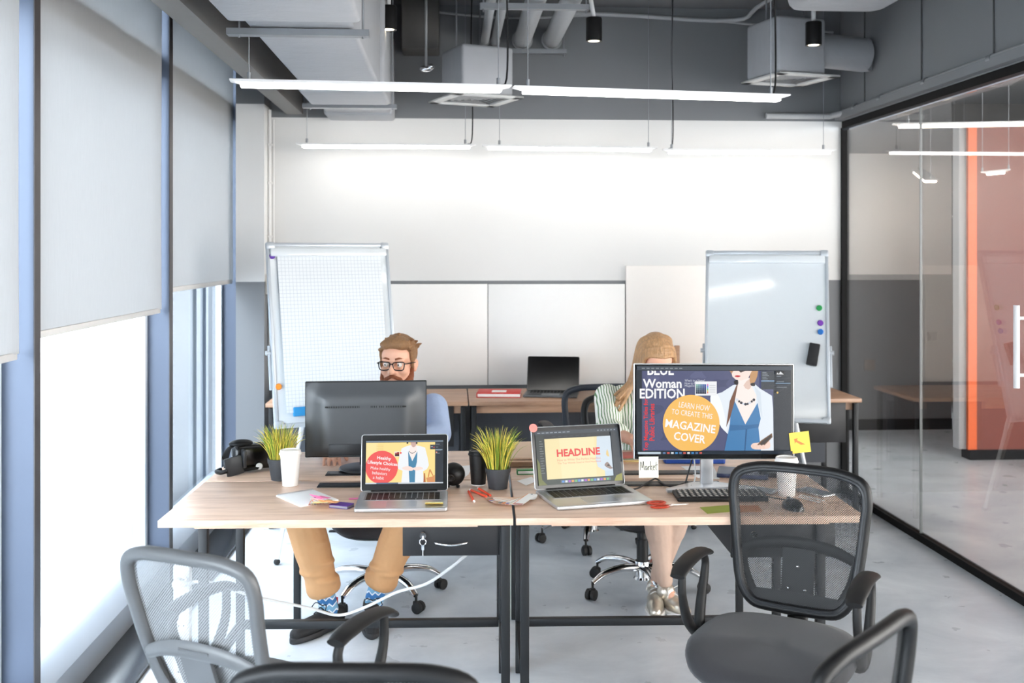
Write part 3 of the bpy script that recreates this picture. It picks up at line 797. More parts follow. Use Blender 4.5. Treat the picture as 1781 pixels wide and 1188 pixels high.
# ------------------------------------------------------------------ desks
DA = math.radians(-1.75)
D0 = onT(274, 906); D0.z = 0
def D(u, v, z=0): return D0 + RZ(DA) @ Vector((u, v, z))
BM = BLACK_METAL
FRONTB = mat('black_laminate', (26, 26, 29), 0.5, var=0.1, scale=120)
def bar(mb, a, b, s=0.03):
    a, b = Vector(a), Vector(b); c = (a + b) / 2; d = b - a
    mb.box(c, (abs(d.x) + s, abs(d.y) + s, abs(d.z) + s), bevel=0.0025)
def desk(label, u0, v0, legs, stretch=None, rails=(), drawer=None, flap=None, W=1.19, Dp=0.588, group='oak topped desks pushed together'):
    p = D(u0, v0)
    t = thing('work_desk', label, 'desk', p, DA, group)
    mb = MB(); mb.box((W / 2, Dp / 2, 0.738), (W, Dp, 0.024), bevel=0.0015); mb.box((W / 2, Dp / 2, 0.7235), (W - 0.24, Dp - 0.012, 0.005)); mb.build('tabletop', WOOD, t)
    for u, v in legs:
        mb = MB(); bar(mb, (u, v, 0.018), (u, v, 0.705), 0.03); mb.build('leg', BM, t)
    if legs:
        us = sorted({q[0] for q in legs}); vs = sorted({q[1] for q in legs})
        mb = MB()
        for v in vs[1:]: bar(mb, (us[0] + 0.031, v, 0.705), (us[-1] - 0.031, v, 0.705), 0.03)
        mb.build('top_rail', BM, t)
    for (a, b) in rails:
        mb = MB(); bar(mb, a, b, 0.028); mb.build('side_rail', BM, t)
    if stretch:
        mb = MB(); bar(mb, *stretch, 0.03); mb.build('stretcher', BM, t)
    if drawer:
        u, w_, h = drawer; hh = 0.0
        mb = MB(); mb.box((u + w_ / 2, 0.25, 0.72 - h / 2), (w_ - 0.01, 0.40, h - 0.01)); mb.build('drawer_case', FRONTB, t)
        mb = MB(); mb.box((u + w_ / 2, 0.043, 0.72 - h / 2), (w_, 0.016, h), bevel=0.0015); d = mb.build('drawer', FRONTB, t)
        lx, lz = u + w_ * 0.21, 0.72 - h * 0.32
        mb = MB(); mb.lathe([(0.0, 0.012), (0.011, 0.012), (0.0135, 0.008), (0.0135, 0)], 20, TR(lx, 0.035, lz) @ RX(PI / 2)); mb.build('lock', CHROME, d)
        mb = MB(); hx = u + w_ * 0.5; hz = 0.72 - h * 0.55
        mb.tube([(hx - 0.055, 0.036, hz + 0.002), (hx - 0.05, 0.018, hz), (hx, 0.008, hz - 0.004), (hx + 0.05, 0.018, hz), (hx + 0.055, 0.036, hz + 0.002)], 0.004, 10, sub=4); mb.build('handle', CHROME, d)
        if flap is not None and len(flap) > 3:
            mb = MB(); kz = lz - 0.004
            mb.tube([(lx + 0.011 * math.cos(a), 0.021, kz - 0.016 + 0.011 * math.sin(a)) for a in [2 * PI * k / 16 for k in range(16)]], 0.0012, 6, closed=True)
            mb.box((lx, 0.021, kz - 0.035), (0.009, 0.002, 0.016)); mb.cyl((lx, 0.021, kz - 0.042), (lx, 0.021, kz - 0.062), 0.0022, seg=8); mb.cyl((lx, 0.021, lz), (lx, 0.021, kz - 0.008), 0.003, seg=8)
            mb.build('key', CHROME, d)
    if flap:
        fu, fw, fv = flap[:3]
        mb = MB(); mb.box((fu + fw / 2, fv, 0.7515), (fw, 0.075, 0.003), bevel=0.001); mb.build('cable_flap', BLK, t)
        mb = MB(); mb.box((fu + fw / 2, fv + 0.004, 0.7535), (fw - 0.03, 0.05, 0.001)); mb.build('flap_insert', DGREY, t)
uf0 = (onT(545, 847) - D0).x
desk('oak desk with the left laptop and the black key drawer', 0, 0, [(0.145, 0.03), (1.165, 0.03), (0.145, 0.56), (1.165, 0.56)], ((0.176, 0.56, 0.20), (1.134, 0.56, 0.20)), [((1.165, 0.075, 0.20), (1.165, 0.515, 0.20)), ((0.145, 0.075, 0.20), (0.145, 0.515, 0.20))], (0.815, 0.33, 0.105), (uf0, 0.42, 0.51, 1))
desk('oak desk with the open laptop and the wide monitor, scissors near its edge', 1.2, 0, [(0.03, 0.03), (1.045, 0.03), (0.03, 0.56), (1.045, 0.56)], ((0.061, 0.56, 0.20), (1.014, 0.56, 0.20)), [((0.03, 0.075, 0.20), (0.03, 0.515, 0.20)), ((1.045, 0.075, 0.20), (1.045, 0.515, 0.20))], (0.74, 0.36, 0.12), (0.36, 0.45, 0.50))
desk('oak desk where the bearded man sits, carrying the headset', 0, 0.6, [(0.26, 0.55), (1.165, 0.55)], None, (), None, (uf0, 0.42, 0.12))
desk('oak desk where the woman in the striped shirt sits, stacked with papers', 1.2, 0.6, [(0.03, 0.55), (1.045, 0.55)], None, (), None, (0.36, 0.45, 0.10))

# desks along the back wall
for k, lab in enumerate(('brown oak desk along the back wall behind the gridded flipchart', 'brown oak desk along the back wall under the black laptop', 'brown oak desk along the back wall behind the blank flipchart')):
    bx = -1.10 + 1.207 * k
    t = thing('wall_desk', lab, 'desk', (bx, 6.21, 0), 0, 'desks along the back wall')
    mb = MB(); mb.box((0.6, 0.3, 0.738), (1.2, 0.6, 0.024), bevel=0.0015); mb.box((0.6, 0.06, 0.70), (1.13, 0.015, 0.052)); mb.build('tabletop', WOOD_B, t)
    for u in (0.03, 1.17):
        for v in (0.03, 0.57):
            mb = MB(); bar(mb, (u, v, 0.018), (u, v, 0.705), 0.03); mb.build('leg', BM, t)
    mb = MB(); mb.box((0.6, 0.5, 0.46), (1.1, 0.018, 0.40)); mb.build('modesty_panel', mat('slate_panel', (58, 62, 70), 0.5), t)
    if k != 1:
        ux = 0.93 if k == 0 else 0.93
        mb = MB(); mb.box((ux, 0.27, 0.60), (0.36, 0.42, 0.24)); mb.build('drawer_case', FRONTB, t)
        mb = MB(); mb.box((ux, 0.05, 0.60), (0.37, 0.016, 0.25), bevel=0.002); d = mb.build('drawer', FRONTB, t)
        mb = MB(); mb.tube([(ux - 0.05, 0.04, 0.62), (ux, 0.015, 0.618), (ux + 0.05, 0.04, 0.62)], 0.004, 8, sub=4); mb.build('handle', BLK, d)

# white panels leaning on the back wall above the desks
def panel(x0_, x1_, z1_, m, label, y=YB - 0.012):
    mb = MB(); mb.box(((x0_ + x1_) / 2, y, (0.76 + z1_) / 2), (x1_ - x0_, 0.018, z1_ - 0.76), bevel=0.002)
    return tag(recenter(mb.build('wall_panel', m)), label, 'panel', 'white panels along the back wall')
p0, p1, p2_, p3_, p4_ = [atY(px, 494, YB).x for px in (470, 847, 849, 1086, 1088)]
panel(p0, p1 + 0.003, atY(760, 494, YB).z, PANELW, 'white wall panel behind the bearded man, ending at the seam')
panel(p2_, p3_, atY(960, 494, YB).z, PANELW, 'white wall panel behind the black laptop')
panel(p4_, atY(1330, 494, YB).x, atY(1150, 462, YB).z, CREAM, 'taller cream panel behind the woman and the blank flipchart')
q = atY(1179, 640, 6.75)
mb = MB(); mb.box((0, 0, 0.14), (0.035, 0.02, 0.28), bevel=0.002)
o = mb.build('wooden_board', WOOD_B); o.location = (q.x, 6.78, 0.75); tag(o, 'narrow wooden board standing on the back desk beside the woman\'s hair', 'board')

# ------------------------------------------------------------------ office chairs
def chair(label, loc, face, seat_z=0.47, shell=BLK, net=NET, arms=True, base=CHROME, castor_a=0.3, group='mesh office chairs', recline=0.16, seat=True, arm_m=BLK, wd=0.9, hs=0.87, lumbar=True):
    """face: direction the sitter looks at (radians, 0 = +Y away from camera, positive turns left)"""
    t = thing('office_chair', label, 'chair', loc, face, group)
    z0 = seat_z
    # base
    mb = MB(); mb.lathe([(0.0, 0.145), (0.036, 0.145), (0.036, 0.07), (0.045, 0.06), (0, 0.06)])
    tips = []
    for k in range(5):
        a = castor_a + 2 * PI * k / 5; d = Vector((math.cos(a), math.sin(a), 0))
        mb.tube([d * 0.03 + Vector((0, 0, 0.115)), d * 0.12 + Vector((0, 0, 0.125)), d * 0.22 + Vector((0, 0, 0.112)), d * 0.285 + Vector((0, 0, 0.078))], [0.024, 0.022, 0.019, 0.014], 10, sub=3, flat=0.8); tips.append(d * 0.285)
    mb.build('base', base, t)
    for k, d in enumerate(tips):
        a = castor_a + 2 * PI * k / 5 + 0.5
        mb = MB(); mb.cyl(d + Vector((0, 0, 0.04)), d + Vector((0, 0, 0.085)), 0.006, seg=8)
        for s_ in (-1, 1):
            ax = Vector((-math.sin(a), math.cos(a), 0)); c = d + Vector((math.cos(a), math.sin(a), 0)) * 0.012 + Vector((0, 0, 0.0255)) + ax * s_ * 0.014
            mb.tube([c - ax * 0.011, c - ax * 0.008, c + ax * 0.008, c + ax * 0.011], [0.020, 0.0255, 0.0255, 0.020], 16)
        mb.box(d + Vector((0, 0, 0.043)), (0.03, 0.03, 0.016), bevel=0.005)
        mb.build('castor', RUBBER, t)
    mb = MB(); mb.cyl((0, 0, 0.10), (0, 0, z0 - 0.2), 0.028); mb.cyl((0, 0, z0 - 0.2), (0, 0, z0 - 0.085), 0.021); mb.build('gas_column', BLK, t)
    mb = MB(); mb.box((0, -0.02, z0 - 0.075), (0.17, 0.22, 0.035), bevel=0.008); mb.box((0, -0.17, z0 - 0.07), (0.07, 0.16, 0.02), bevel=0.006); mb.build('tilt_mechanism', BLK, t)
    mb = MB(); mb.tube([(0.07, 0.02, z0 - 0.075), (0.15, 0.05, z0 - 0.085), (0.21, 0.07, z0 - 0.10)], [0.005, 0.005, 0.004], 8, sub=3); mb.box((0.22, 0.073, z0 - 0.104), (0.05, 0.022, 0.008), bevel=0.003); mb.build('lever', BLK, t)
    # seat
    n = 48; rim = []
    for k in range(n):
        a = 2 * PI * k / n; ca, sa = math.cos(a), math.sin(a); e = 0.62
        rim.append((0.245 * math.copysign(abs(ca) ** e, ca) * (1 + 0.03 * sa), 0.02 + 0.235 * math.copysign(abs(sa) ** e, sa)))
    def lay(mb, prof, mi=0):
        b = bmesh.new(); rr = []
        for s_, z in prof: rr.append([b.verts.new((x * s_, 0.02 + (y - 0.02) * s_, z - 0.045 * max(0, (y - 0.1) / 0.15) ** 2 * s_)) for x, y in rim])
        b.faces.new(rr[0][::-1]); b.faces.new(rr[-1])
        for A, B in zip(rr, rr[1:]):
            for k in range(n): b.faces.new((A[k], A[(k + 1) % n], B[(k + 1) % n], B[k]))
        mb.merge(b, None, mi)
    if seat:
        mb = MB(); lay(mb, [(0.9, z0 - 0.05), (0.985, z0 - 0.047), (1.0, z0 - 0.03), (0.985, z0 - 0.012), (0.93, z0 - 0.001), (0.8, z0 + 0.006), (0.5, z0 + 0.004), (0.2, z0 + 0.002)]); mb.build('seat', SEATF, t, angle=80)
        mb = MB(); lay(mb, [(0.72, z0 - 0.07), (0.93, z0 - 0.062), (0.975, z0 - 0.05), (0.9, z0 - 0.05)]); mb.build('seat_pan', BLK, t)
    # back
    half = [(0.10, 0.0), (0.165, 0.02), (0.203, 0.085), (0.222, 0.2), (0.235, 0.33), (0.243, 0.42), (0.228, 0.482), (0.17, 0.508), (0.09, 0.516)]
    outl = [(-x, h) for x, h in half[::-1]] + [(x, h) for x, h in half]
    zb, yb_ = z0 + 0.015, -0.235
    def B(x, h, off=0.0):
        x *= wd; h *= hs
        y = yb_ - recline * h + 0.035 * math.sin(min(h, 0.5) / 0.5 * PI) * -0.5 + 0.34 * x * x - 0.22 * max(0, h - 0.34) ** 2 + off
        return Vector((x, y, zb + h * (1 - recline * recline / 2)))
    cur = catmull([(x, h, 0) for x, h in outl], 4, True)
    loop = [B(p.x, p.y) for p in cur]
    mb = MB(); mb.tube(loop, 0.0175, 12, closed=True, flat=1.0); fr = mb.build('backrest_frame', shell, t)
    mb = MB(); inner = [B(p.x * 0.965, 0.258 + (p.y - 0.258) * 0.965, 0.014) for p in cur]; mb.tube(inner, 0.007, 8, closed=True); mb.build('frame_rim', DGREY, t)
    # net
    b = bmesh.new(); rings = []
    for s_ in (0.97, 0.8, 0.6, 0.4, 0.2): rings.append([b.verts.new(B(p.x * s_, 0.258 + (p.y - 0.258) * s_, 0.008)) for p in cur])
    c = b.verts.new(B(0, 0.258, 0.008)); m = len(cur)
    for A, Q in zip(rings, rings[1:]):
        for k in range(m): b.faces.new((A[k], A[(k + 1) % m], Q[(k + 1) % m], Q[k]))
    for k in range(m): b.faces.new((rings[-1][k], rings[-1][(k + 1) % m], c))
    mb = MB(); mb.merge(b); mb.build('backrest_mesh', net, t)
    # lumbar shell behind the net: bottom panel with two openings and a centre plate
    if lumbar:
        def P3(x, h, o=-0.016): return B(x, h, o)
        mb = MB()
        mb.tube([P3(-0.215, 0.19), P3(-0.12, 0.222), P3(0, 0.232), P3(0.12, 0.222), P3(0.215, 0.19)], [0.016, 0.02, 0.022, 0.02, 0.016], 10, sub=5, flat=0.35, up=(0, 1, 0))
        rows = [[P3(x * (1 - 0.12 * (1 - h / 0.05)), h, -0.012) for x in [-0.19 + 0.038 * k for k in range(11)]] for h in (0.005, 0.03, 0.055)]
        mb.sheet(rows, -0.006)
        rows = [[P3(x * 0.058, h, -0.014) for x in (-1, -0.5, 0, 0.5, 1)] for h in (0.0, 0.06, 0.12, 0.18, 0.24)]; mb.sheet(rows, -0.010)
        for s_ in (-1, 1):
            mb.tube([P3(s_ * 0.165, 0.04), P3(s_ * 0.192, 0.11), P3(s_ * 0.208, 0.19)], [0.02, 0.016, 0.014], 8, sub=4, flat=0.4, up=(0, 1, 0))
        mb.build('lumbar_support', shell, t)
        for x, h in ((0, 0.15), (-0.03, 0.07), (0.03, 0.07)):
            q = P3(x, h, -0.004); mb = MB(); mb.ell(q, (0.006, 0.004, 0.006), seg=10); mb.build('screw', CHROME, t)
    mb = MB(); q = B(0, 0.10, -0.032); mb.tube([(0, -0.16, z0 - 0.07), (0, -0.24, z0 - 0.06), (0, q.y - 0.005, z0 + 0.02), q], [0.032, 0.034, 0.034, 0.03], 10, sub=5, flat=0.45, up=(0, 1, 0)); mb.build('back_bracket', BLK, t)
    # armrests: pad with two supports meeting under the seat
    if arms:
        for s_ in (-1, 1):
            x = s_ * 0.262
            mb = MB()
            mb.tube([(s_ * 0.225, -0.02, z0 - 0.05), (x - s_ * 0.01, -0.03, z0 - 0.045), (x, -0.07, z0 + 0.04), (x, -0.115, z0 + 0.15), (x, -0.10, z0 + 0.195)], [0.016, 0.019, 0.017, 0.013, 0.012], 10, sub=5)
            mb.tube([(x - s_ * 0.01, -0.01, z0 - 0.04), (x, 0.05, z0 + 0.02), (x, 0.10, z0 + 0.11), (x, 0.105, z0 + 0.195)], [0.016, 0.017, 0.013, 0.012], 10, sub=5)
            a = mb.build('armrest', arm_m, t)
            mb = MB(); mb.tube([(x, -0.125, z0 + 0.195), (x, -0.08, z0 + 0.207), (x, 0.01, z0 + 0.213), (x, 0.10, z0 + 0.204), (x, 0.145, z0 + 0.184)], [0.026, 0.031, 0.031, 0.03, 0.024], 14, sub=5, flat=0.42, up=(0, 0, 1)); mb.build('arm_pad', arm_m, a)
    return t
def facing(dx, dy): return math.atan2(-dx, dy)
ARMP = mat('matte_black_arm', (26, 25, 25), 0.5, spec=0.35)
chair('black mesh office chair in front of the wide monitor, charcoal seat facing the camera', (0.99, 3.115, 0), facing(-0.54, -0.84), arm_m=ARMP, recline=0.13, castor_a=0.1)
chair('mesh office chair by the window, window light painted into its grey frame, seen from behind beside the desk corner', (-0.46, 2.80, 0), facing(0.46, 0.89), seat_z=0.49, wd=0.78, shell=SHELL_LIT, net=NET_LIT, arm_m=ARMP, recline=0.3)
chair('black mesh office chair of which only the curved back shows at the bottom corner', (0.60, 2.18, 0), facing(-0.70, 0.71), arms=False, seat_z=0.45)
chair('black mesh office chair of which only the top arc shows at the bottom edge', (-0.15, 2.15, 0), facing(0.08, 1.0), arm_m=ARMP, seat_z=0.45)
chair('black office chair with chrome base under the bearded man', (-0.33, 4.98, 0), facing(0.0, -1), castor_a=0.95, seat_z=0.44, arms=False)
chair('black office chair with chrome base under the woman', (0.93, 5.0, 0), facing(0.12, -1), castor_a=0.3, seat_z=0.45, arms=False)
chair('empty dark office chair standing behind the woman at the back desk', (0.80, 5.88, 0), facing(-0.1, 1), castor_a=0.6, seat_z=0.46, shell=mat('blue_black_plastic', (34, 40, 50), 0.4))

# ------------------------------------------------------------------ flipcharts
def flipchart(label, c, yaw, rec, paper, legs_to):
    """c: centre of the board's lower edge"""
    t = thing('flipchart', label, 'flipchart', (c.x, c.y, 0), yaw, 'flipchart easels')
    W, Hh = 0.70, 1.0
    R = TR(0, 0, c.z) @ RX(-rec)
    mb = MB(); mb.box((0, 0.012, Hh / 2), (W - 0.01, 0.016, Hh - 0.01), R); mb.build('board', WB, t)
    mb = MB()
    for x in (-1, 1): mb.box((x * (W / 2 - 0.004), 0.01, Hh / 2), (0.018, 0.03, Hh), R, bevel=0.005)
    for z in (0.006, Hh - 0.006): mb.box((0, 0.01, z), (W, 0.03, 0.022), R, bevel=0.005)
    for x in (-1, 1):
        for z in (0.012, Hh - 0.012): mb.box((x * (W / 2 - 0.018), 0.008, z), (0.05, 0.036, 0.042), R, bevel=0.01)
    mb.build('frame', WBF, t)
    mb = MB(); mb.box((0, -0.035, -0.005), (W * 0.94, 0.07, 0.008), R, bevel=0.003); mb.box((0, -0.068, 0.003), (W * 0.94, 0.005, 0.018), R); mb.build('marker_tray', WBF, t)
    for x in (-1, 1):
        mb = MB(); mb.box((x * (W / 2 + 0.012), 0.02, 0.32), (0.012, 0.02, 0.24), R, bevel=0.003); mb.cyl(R @ Vector((x * (W / 2), 0.02, 0.40)), R @ Vector((x * (W / 2 + 0.03), 0.02, 0.40)), 0.013); mb.build('side_arm', [WBF], t)
    hub = R @ Vector((0, 0.05, 0.55))
    for k, (x, y) in enumerate(legs_to):
        mb = MB(); foot = Vector((x, y, 0.012)); st = hub + Vector((0.05 * (1 if x > 0 else -1) if k < 2 else 0, 0.02, -0.05 * k))
        mid = st.lerp(foot, 0.5); mb.cyl(st, mid, 0.014, seg=12); mb.cyl(mid, foot, 0.011, seg=12); mb.build('leg', mat('white_tube', (224, 226, 228), 0.35, 0.1), t)
        mb = MB(); mb.ell(foot + Vector((0, 0, 0.004)), (0.018, 0.018, 0.016), seg=12); mb.build('foot', RUBBER, t)
    mb = MB(); mb.box(hub + Vector((0, 0.01, -0.03)), (0.16, 0.05, 0.12), bevel=0.01); mb.build('hub', DGREY, t)
    mb = MB(); mb.box((0, -0.008, Hh - 0.05), (W * 0.96, 0.022, 0.045), R, bevel=0.006); mb.build('paper_clamp', WB, t)
    if paper:
        rows = [[R @ Vector((x * (1 - 0.03 * (1 - z)) + 0.0, -0.004 - 0.006 * math.sin(PI * z) - 0.012 * (1 - z) ** 3 * abs(x) * 3, 0.07 + z * 0.86)) for x in [-0.30 + 0.06 * k for k in range(11)]] for z in [k / 10 for k in range(11)]]
        mb = MB(); mb.sheet(rows, -0.004); mb.build('paper_pad', GRID, t)
    return t, R
def on_board(t, R, x, z, off=-0.006):
    return RZ(t.rotation_euler.z) @ (R @ Vector((x, off, z))) + t.location
def magnet(t, R, x, z, rgb, nm, label, r=0.017):
    mb = MB(); mb.lathe([(0, -0.009), (r * 0.8, -0.009), (r, -0.005), (r, 0), (0, 0)][::-1], 24, RX(-PI / 2)); o = mb.build('magnet', mat(nm, rgb, 0.35))
    o.location = on_board(t, R, x, z, 0.0); o.rotation_euler = (R.to_euler().x, 0, t.rotation_euler.z); tag(o, label, 'magnet', 'round magnets on the flipcharts')
cL = atY(590, 735, 5.72); tL, RL = flipchart('flipchart with gridded paper pad in front of the white panels', cL, math.radians(24), math.radians(11), True, [(-0.36, -0.06), (0.40, -0.02), (0, 0.55)])
cR = atY(1333, 731, 5.86); tR_, RR = flipchart('blank whiteboard flipchart with three magnets and black eraser', cR, math.radians(-17), math.radians(13.8), False, [(0.30, -0.10), (-0.42, 0.1), (0.0, 0.55)])
magnet(tL, RL, -0.325, 0.93, (92, 50, 150), 'purple_magnet', 'purple round magnet at the upper corner of the gridded flipchart'); magnet(tL, RL, -0.325, 0.215, (238, 140, 40), 'orange_magnet', 'orange round magnet low on the edge of the gridded flipchart')
magnet(tR_, RR, 0.30, 0.66, (40, 150, 80), 'green_magnet', 'green round magnet on the blank flipchart, topmost of three'); magnet(tR_, RR, 0.305, 0.572, (120, 60, 170), 'violet_magnet', 'purple round magnet between the green and the blue one'); magnet(tR_, RR, 0.305, 0.52, (30, 110, 190), 'blue_magnet', 'blue round magnet above the black eraser')
def eraser(t, R, x, z, rot, rgb, nm, label, size=(0.06, 0.13)):
    mb = MB(); mb.box((0, -0.013, 0), (size[0], 0.026, size[1]), RY(rot), bevel=0.005); o = mb.build('board_eraser', mat(nm, rgb, 0.7)); o.location = on_board(t, R, x, z, 0.0); o.rotation_euler = (R.to_euler().x, 0, t.rotation_euler.z); tag(o, label, 'eraser')
eraser(tR_, RR, 0.262, 0.385, math.radians(10), (20, 20, 22), 'black_felt', 'black board eraser stuck slanted on the blank flipchart')
eraser(tL, RL, -0.205, 0.075, 0, (40, 140, 200), 'blue_foam', 'blue board eraser at the bottom of the gridded flipchart', (0.10, 0.05))

# ------------------------------------------------------------------ power column and cable by the desk leg
sc = atY(310, 1040, 3.62)
t = thing('power_column', 'white vertical column of power sockets seen through the chair back by the window', 'power strip', (sc.x, 3.66, 0))
mb = MB(); mb.box((0, 0.02, 0.28), (0.056, 0.04, 0.56), bevel=0.004); mb.build('column', WHITE, t)
for z in (0.51, 0.43, 0.35, 0.27, 0.19):
    mb = MB(); mb.lathe([(0.0, 0.001), (0.015, 0.001), (0.017, 0.004), (0.021, 0.004), (0.022, 0.0)], 24, TR(0, -0.001, z) @ RX(PI / 2)); k_ = mb.build('socket', mat('socket_white', (228, 226, 222), 0.35), t)
    for s_ in (-1, 1):
        mb = MB(); mb.lathe([(0.0026, 0), (0.0026, 0.002), (0, 0.002)], 10, TR(s_ * 0.0085, -0.002, z) @ RX(PI / 2)); mb.build('pin_hole', BLK, k_)
mb = MB(); W3 = lambda px, py, Y: atY(px, py, Y)
pl = Vector((sc.x, 3.632, 0.51))
pts = [pl + Vector((0.045, 0, 0)), W3(365, 1013, 3.64), W3(430, 1034, 3.70), W3(480, 1046, 3.78), W3(540, 1058, 3.88), W3(590, 1070, 3.96), W3(640, 1054, 3.92), W3(690, 1030, 3.80), W3(740, 1016, 3.72), W3(780, 990, 3.66), W3(812, 964, 3.62)]
mb.tube([pl + Vector((0, -0.001, 0)), pl + Vector((0, -0.028, 0))], 0.018, 16); mb.tube([pl + Vector((0, -0.02, 0)), pl + Vector((0.03, -0.018, 0)), pl + Vector((0.05, -0.005, -0.002))], [0.011, 0.009, 0.005], 10, sub=3)
mb.tube(pts, 0.0055, 8, sub=6)
tag(mb.build('power_cable', WHITE), 'white power cable sagging from the socket column to the black drawer', 'cable')
# ------------------------------------------------------------------ displays
W_ = (250, 250, 250); UI = (44, 50, 58); UI2 = (66, 74, 84); UIL = (150, 160, 170)
def pic_cover(p):
    """wide monitor: editing window with a magazine cover"""
    p.rect(0, 0, 1, 1, UI)
    C = (0.035, 0.035, 0.885, 0.945)
    p.rect(C[0], C[1], C[2], C[3], (84, 88, 122))
    for x, y, r in ((0.3, 0.55, 0.09), (0.55, 0.8, 0.07), (0.4, 0.9, 0.06), (0.1, 0.5, 0.08), (0.5, 0.45, 0.06), (0.2, 0.2, 0.07), (0.1, 0.85, 0.05), (0.86, 0.75, 0.05)):
        p.poly([(x + r * math.cos(a) * (0.7 + 0.3 * math.sin(3 * a + x * 9)), y + r * 1.4 * math.sin(a) * (0.7 + 0.3 * math.cos(2 * a))) for a in [2 * PI * k / 14 for k in range(14)]], (76, 80, 112) if r > 0.065 else (94, 98, 132), 3, C)
    p.text('BLUE', 0.155, 0.955, 0.17, 0.12, W_, 0.025, 0, C)
    p.text('Woman', 0.165, 0.80, 0.25, 0.105, W_, 0.025); p.text('EDITION', 0.165, 0.685, 0.29, 0.115, W_, 0.025)
    for k, (s, wd) in enumerate((("What's in a Name?", 0.13), ('How to Pick Your', 0.13), ('Magazine', 0.075))): p.text(s, 0.31 + wd / 2, 0.835 - 0.032 * k, wd, 0.028, (214, 216, 226))
    p.text('Top Magazine Titles for', 0.062, 0.33, 0.335, 0.06, (232, 56, 52), 0.015, PI / 2, C); p.text('Public Libraries', 0.098, 0.36, 0.235, 0.06, (232, 56, 52), 0.015, PI / 2)
    # jacketed woman, half face above
    p.poly([(0.62, 0.035), (0.60, 0.20), (0.545, 0.30), (0.50, 0.50), (0.475, 0.66), (0.55, 0.70), (0.62, 0.78), (0.66, 0.80), (0.76, 0.80), (0.80, 0.74), (0.875, 0.66), (0.882, 0.5), (0.884, 0.035)], (228, 236, 244), 0, C)
    p.poly([(0.50, 0.44), (0.475, 0.64), (0.52, 0.68), (0.56, 0.5), (0.58, 0.24)], (244, 248, 252), 3, C)
    p.poly([(0.63, 0.70), (0.655, 0.80), (0.655, 0.88), (0.74, 0.86), (0.745, 0.76), (0.775, 0.66), (0.74, 0.34), (0.70, 0.32), (0.66, 0.50)], (250, 236, 230), 0, C)
    p.poly([(0.69, 0.78), (0.735, 0.86), (0.74, 0.77), (0.72, 0.73)], (226, 198, 184), 2, C)
    p.poly([(0.61, 0.945), (0.618, 0.88), (0.64, 0.845), (0.675, 0.835), (0.72, 0.86), (0.745, 0.945)], (248, 226, 216), 0, C)
    p.poly([(0.745, 0.945), (0.73, 0.87), (0.735, 0.80), (0.765, 0.82), (0.785, 0.945)], (196, 150, 104), 2, C); p.poly([(0.60, 0.945), (0.612, 0.91), (0.625, 0.945)], (176, 130, 92), 0, C)
    p.poly([(0.632, 0.885), (0.65, 0.895), (0.672, 0.887), (0.653, 0.872)], (196, 40, 56), 3, C); p.poly([(0.66, 0.945), (0.672, 0.925), (0.70, 0.945)], (60, 44, 40), 0, C)
    p.poly([(0.628, 0.83), (0.633, 0.79), (0.655, 0.79), (0.653, 0.84)], (34, 30, 34), 2, C); p.poly([(0.735, 0.80), (0.74, 0.775), (0.765, 0.775), (0.76, 0.81)], (34, 30, 34), 2, C)
    for k in range(9): p.disc(0.648 + 0.0135 * k, 0.615 - 0.05 * math.sin(PI * k / 8), 0.0075 if k % 2 else 0.009, (58, 60, 72) if k % 3 else (214, 220, 230), C, 14)
    p.poly([(0.565, 0.035), (0.60, 0.34), (0.605, 0.46), (0.632, 0.60), (0.70, 0.335), (0.78, 0.58), (0.80, 0.40), (0.785, 0.30), (0.80, 0.035)], (70, 128, 180), 0, C)
    p.poly([(0.598, 0.33), (0.70, 0.325), (0.79, 0.34), (0.785, 0.30), (0.70, 0.275), (0.60, 0.26)], (58, 110, 160), 0, C); p.poly([(0.702, 0.28), (0.712, 0.28), (0.70, 0.035), (0.692, 0.035)], (48, 92, 138), 0, C)
    p.poly([(0.632, 0.60), (0.652, 0.79), (0.645, 0.79), (0.60, 0.60), (0.575, 0.3), (0.60, 0.4)], (122, 84, 66), 0, C); p.poly([(0.78, 0.6), (0.76, 0.77), (0.80, 0.70), (0.81, 0.4)], (214, 224, 234), 0, C)
    p.poly([(0.735, 0.085), (0.75, 0.12), (0.79, 0.13), (0.835, 0.17), (0.86, 0.12), (0.85, 0.06), (0.76, 0.05)], (246, 216, 202), 3, C)
    p.poly([(0.775, 0.10), (0.80, 0.15), (0.872, 0.235), (0.876, 0.19), (0.82, 0.09)], (120, 88, 62), 0, C); p.poly([(0.79, 0.105), (0.808, 0.145), (0.866, 0.215), (0.868, 0.19), (0.818, 0.10)], (64, 58, 56), 0, C)
    for k in range(4): p.poly([(0.745 + 0.022 * k, 0.06), (0.742 + 0.022 * k, 0.10), (0.756 + 0.022 * k, 0.10), (0.76 + 0.022 * k, 0.06)], (242, 208, 192), 2, C)
    # disc with the headline
    p.disc(0.35, 0.345, 0.183, (246, 192, 100), C, 64)
    r = -0.13
    p.text('LEARN HOW', 0.37, 0.54, 0.20, 0.065, W_, 0, r); p.text('TO CREATE THIS', 0.355, 0.455, 0.265, 0.06, W_, 0, r); p.text('MAGAZINE', 0.345, 0.315, 0.325, 0.095, W_, 0.018, r); p.text('COVER', 0.34, 0.185, 0.205, 0.095, W_, 0.02, r)
    # picker and panels
    p.rect(0.375, 0.665, 0.515, 0.825, (238, 240, 242))
    for k in range(6):
        for j in range(5): p.rect(0.38 + 0.011 * k, 0.685 + 0.022 * j, 0.3905 + 0.011 * k, 0.7065 + 0.022 * j, (int(20 + 4 * j + 8 * j * (6 - k) / 2), int(30 + 8 * j + 10 * j * (6 - k) / 2), int(60 + 20 * j + 6 * j)))
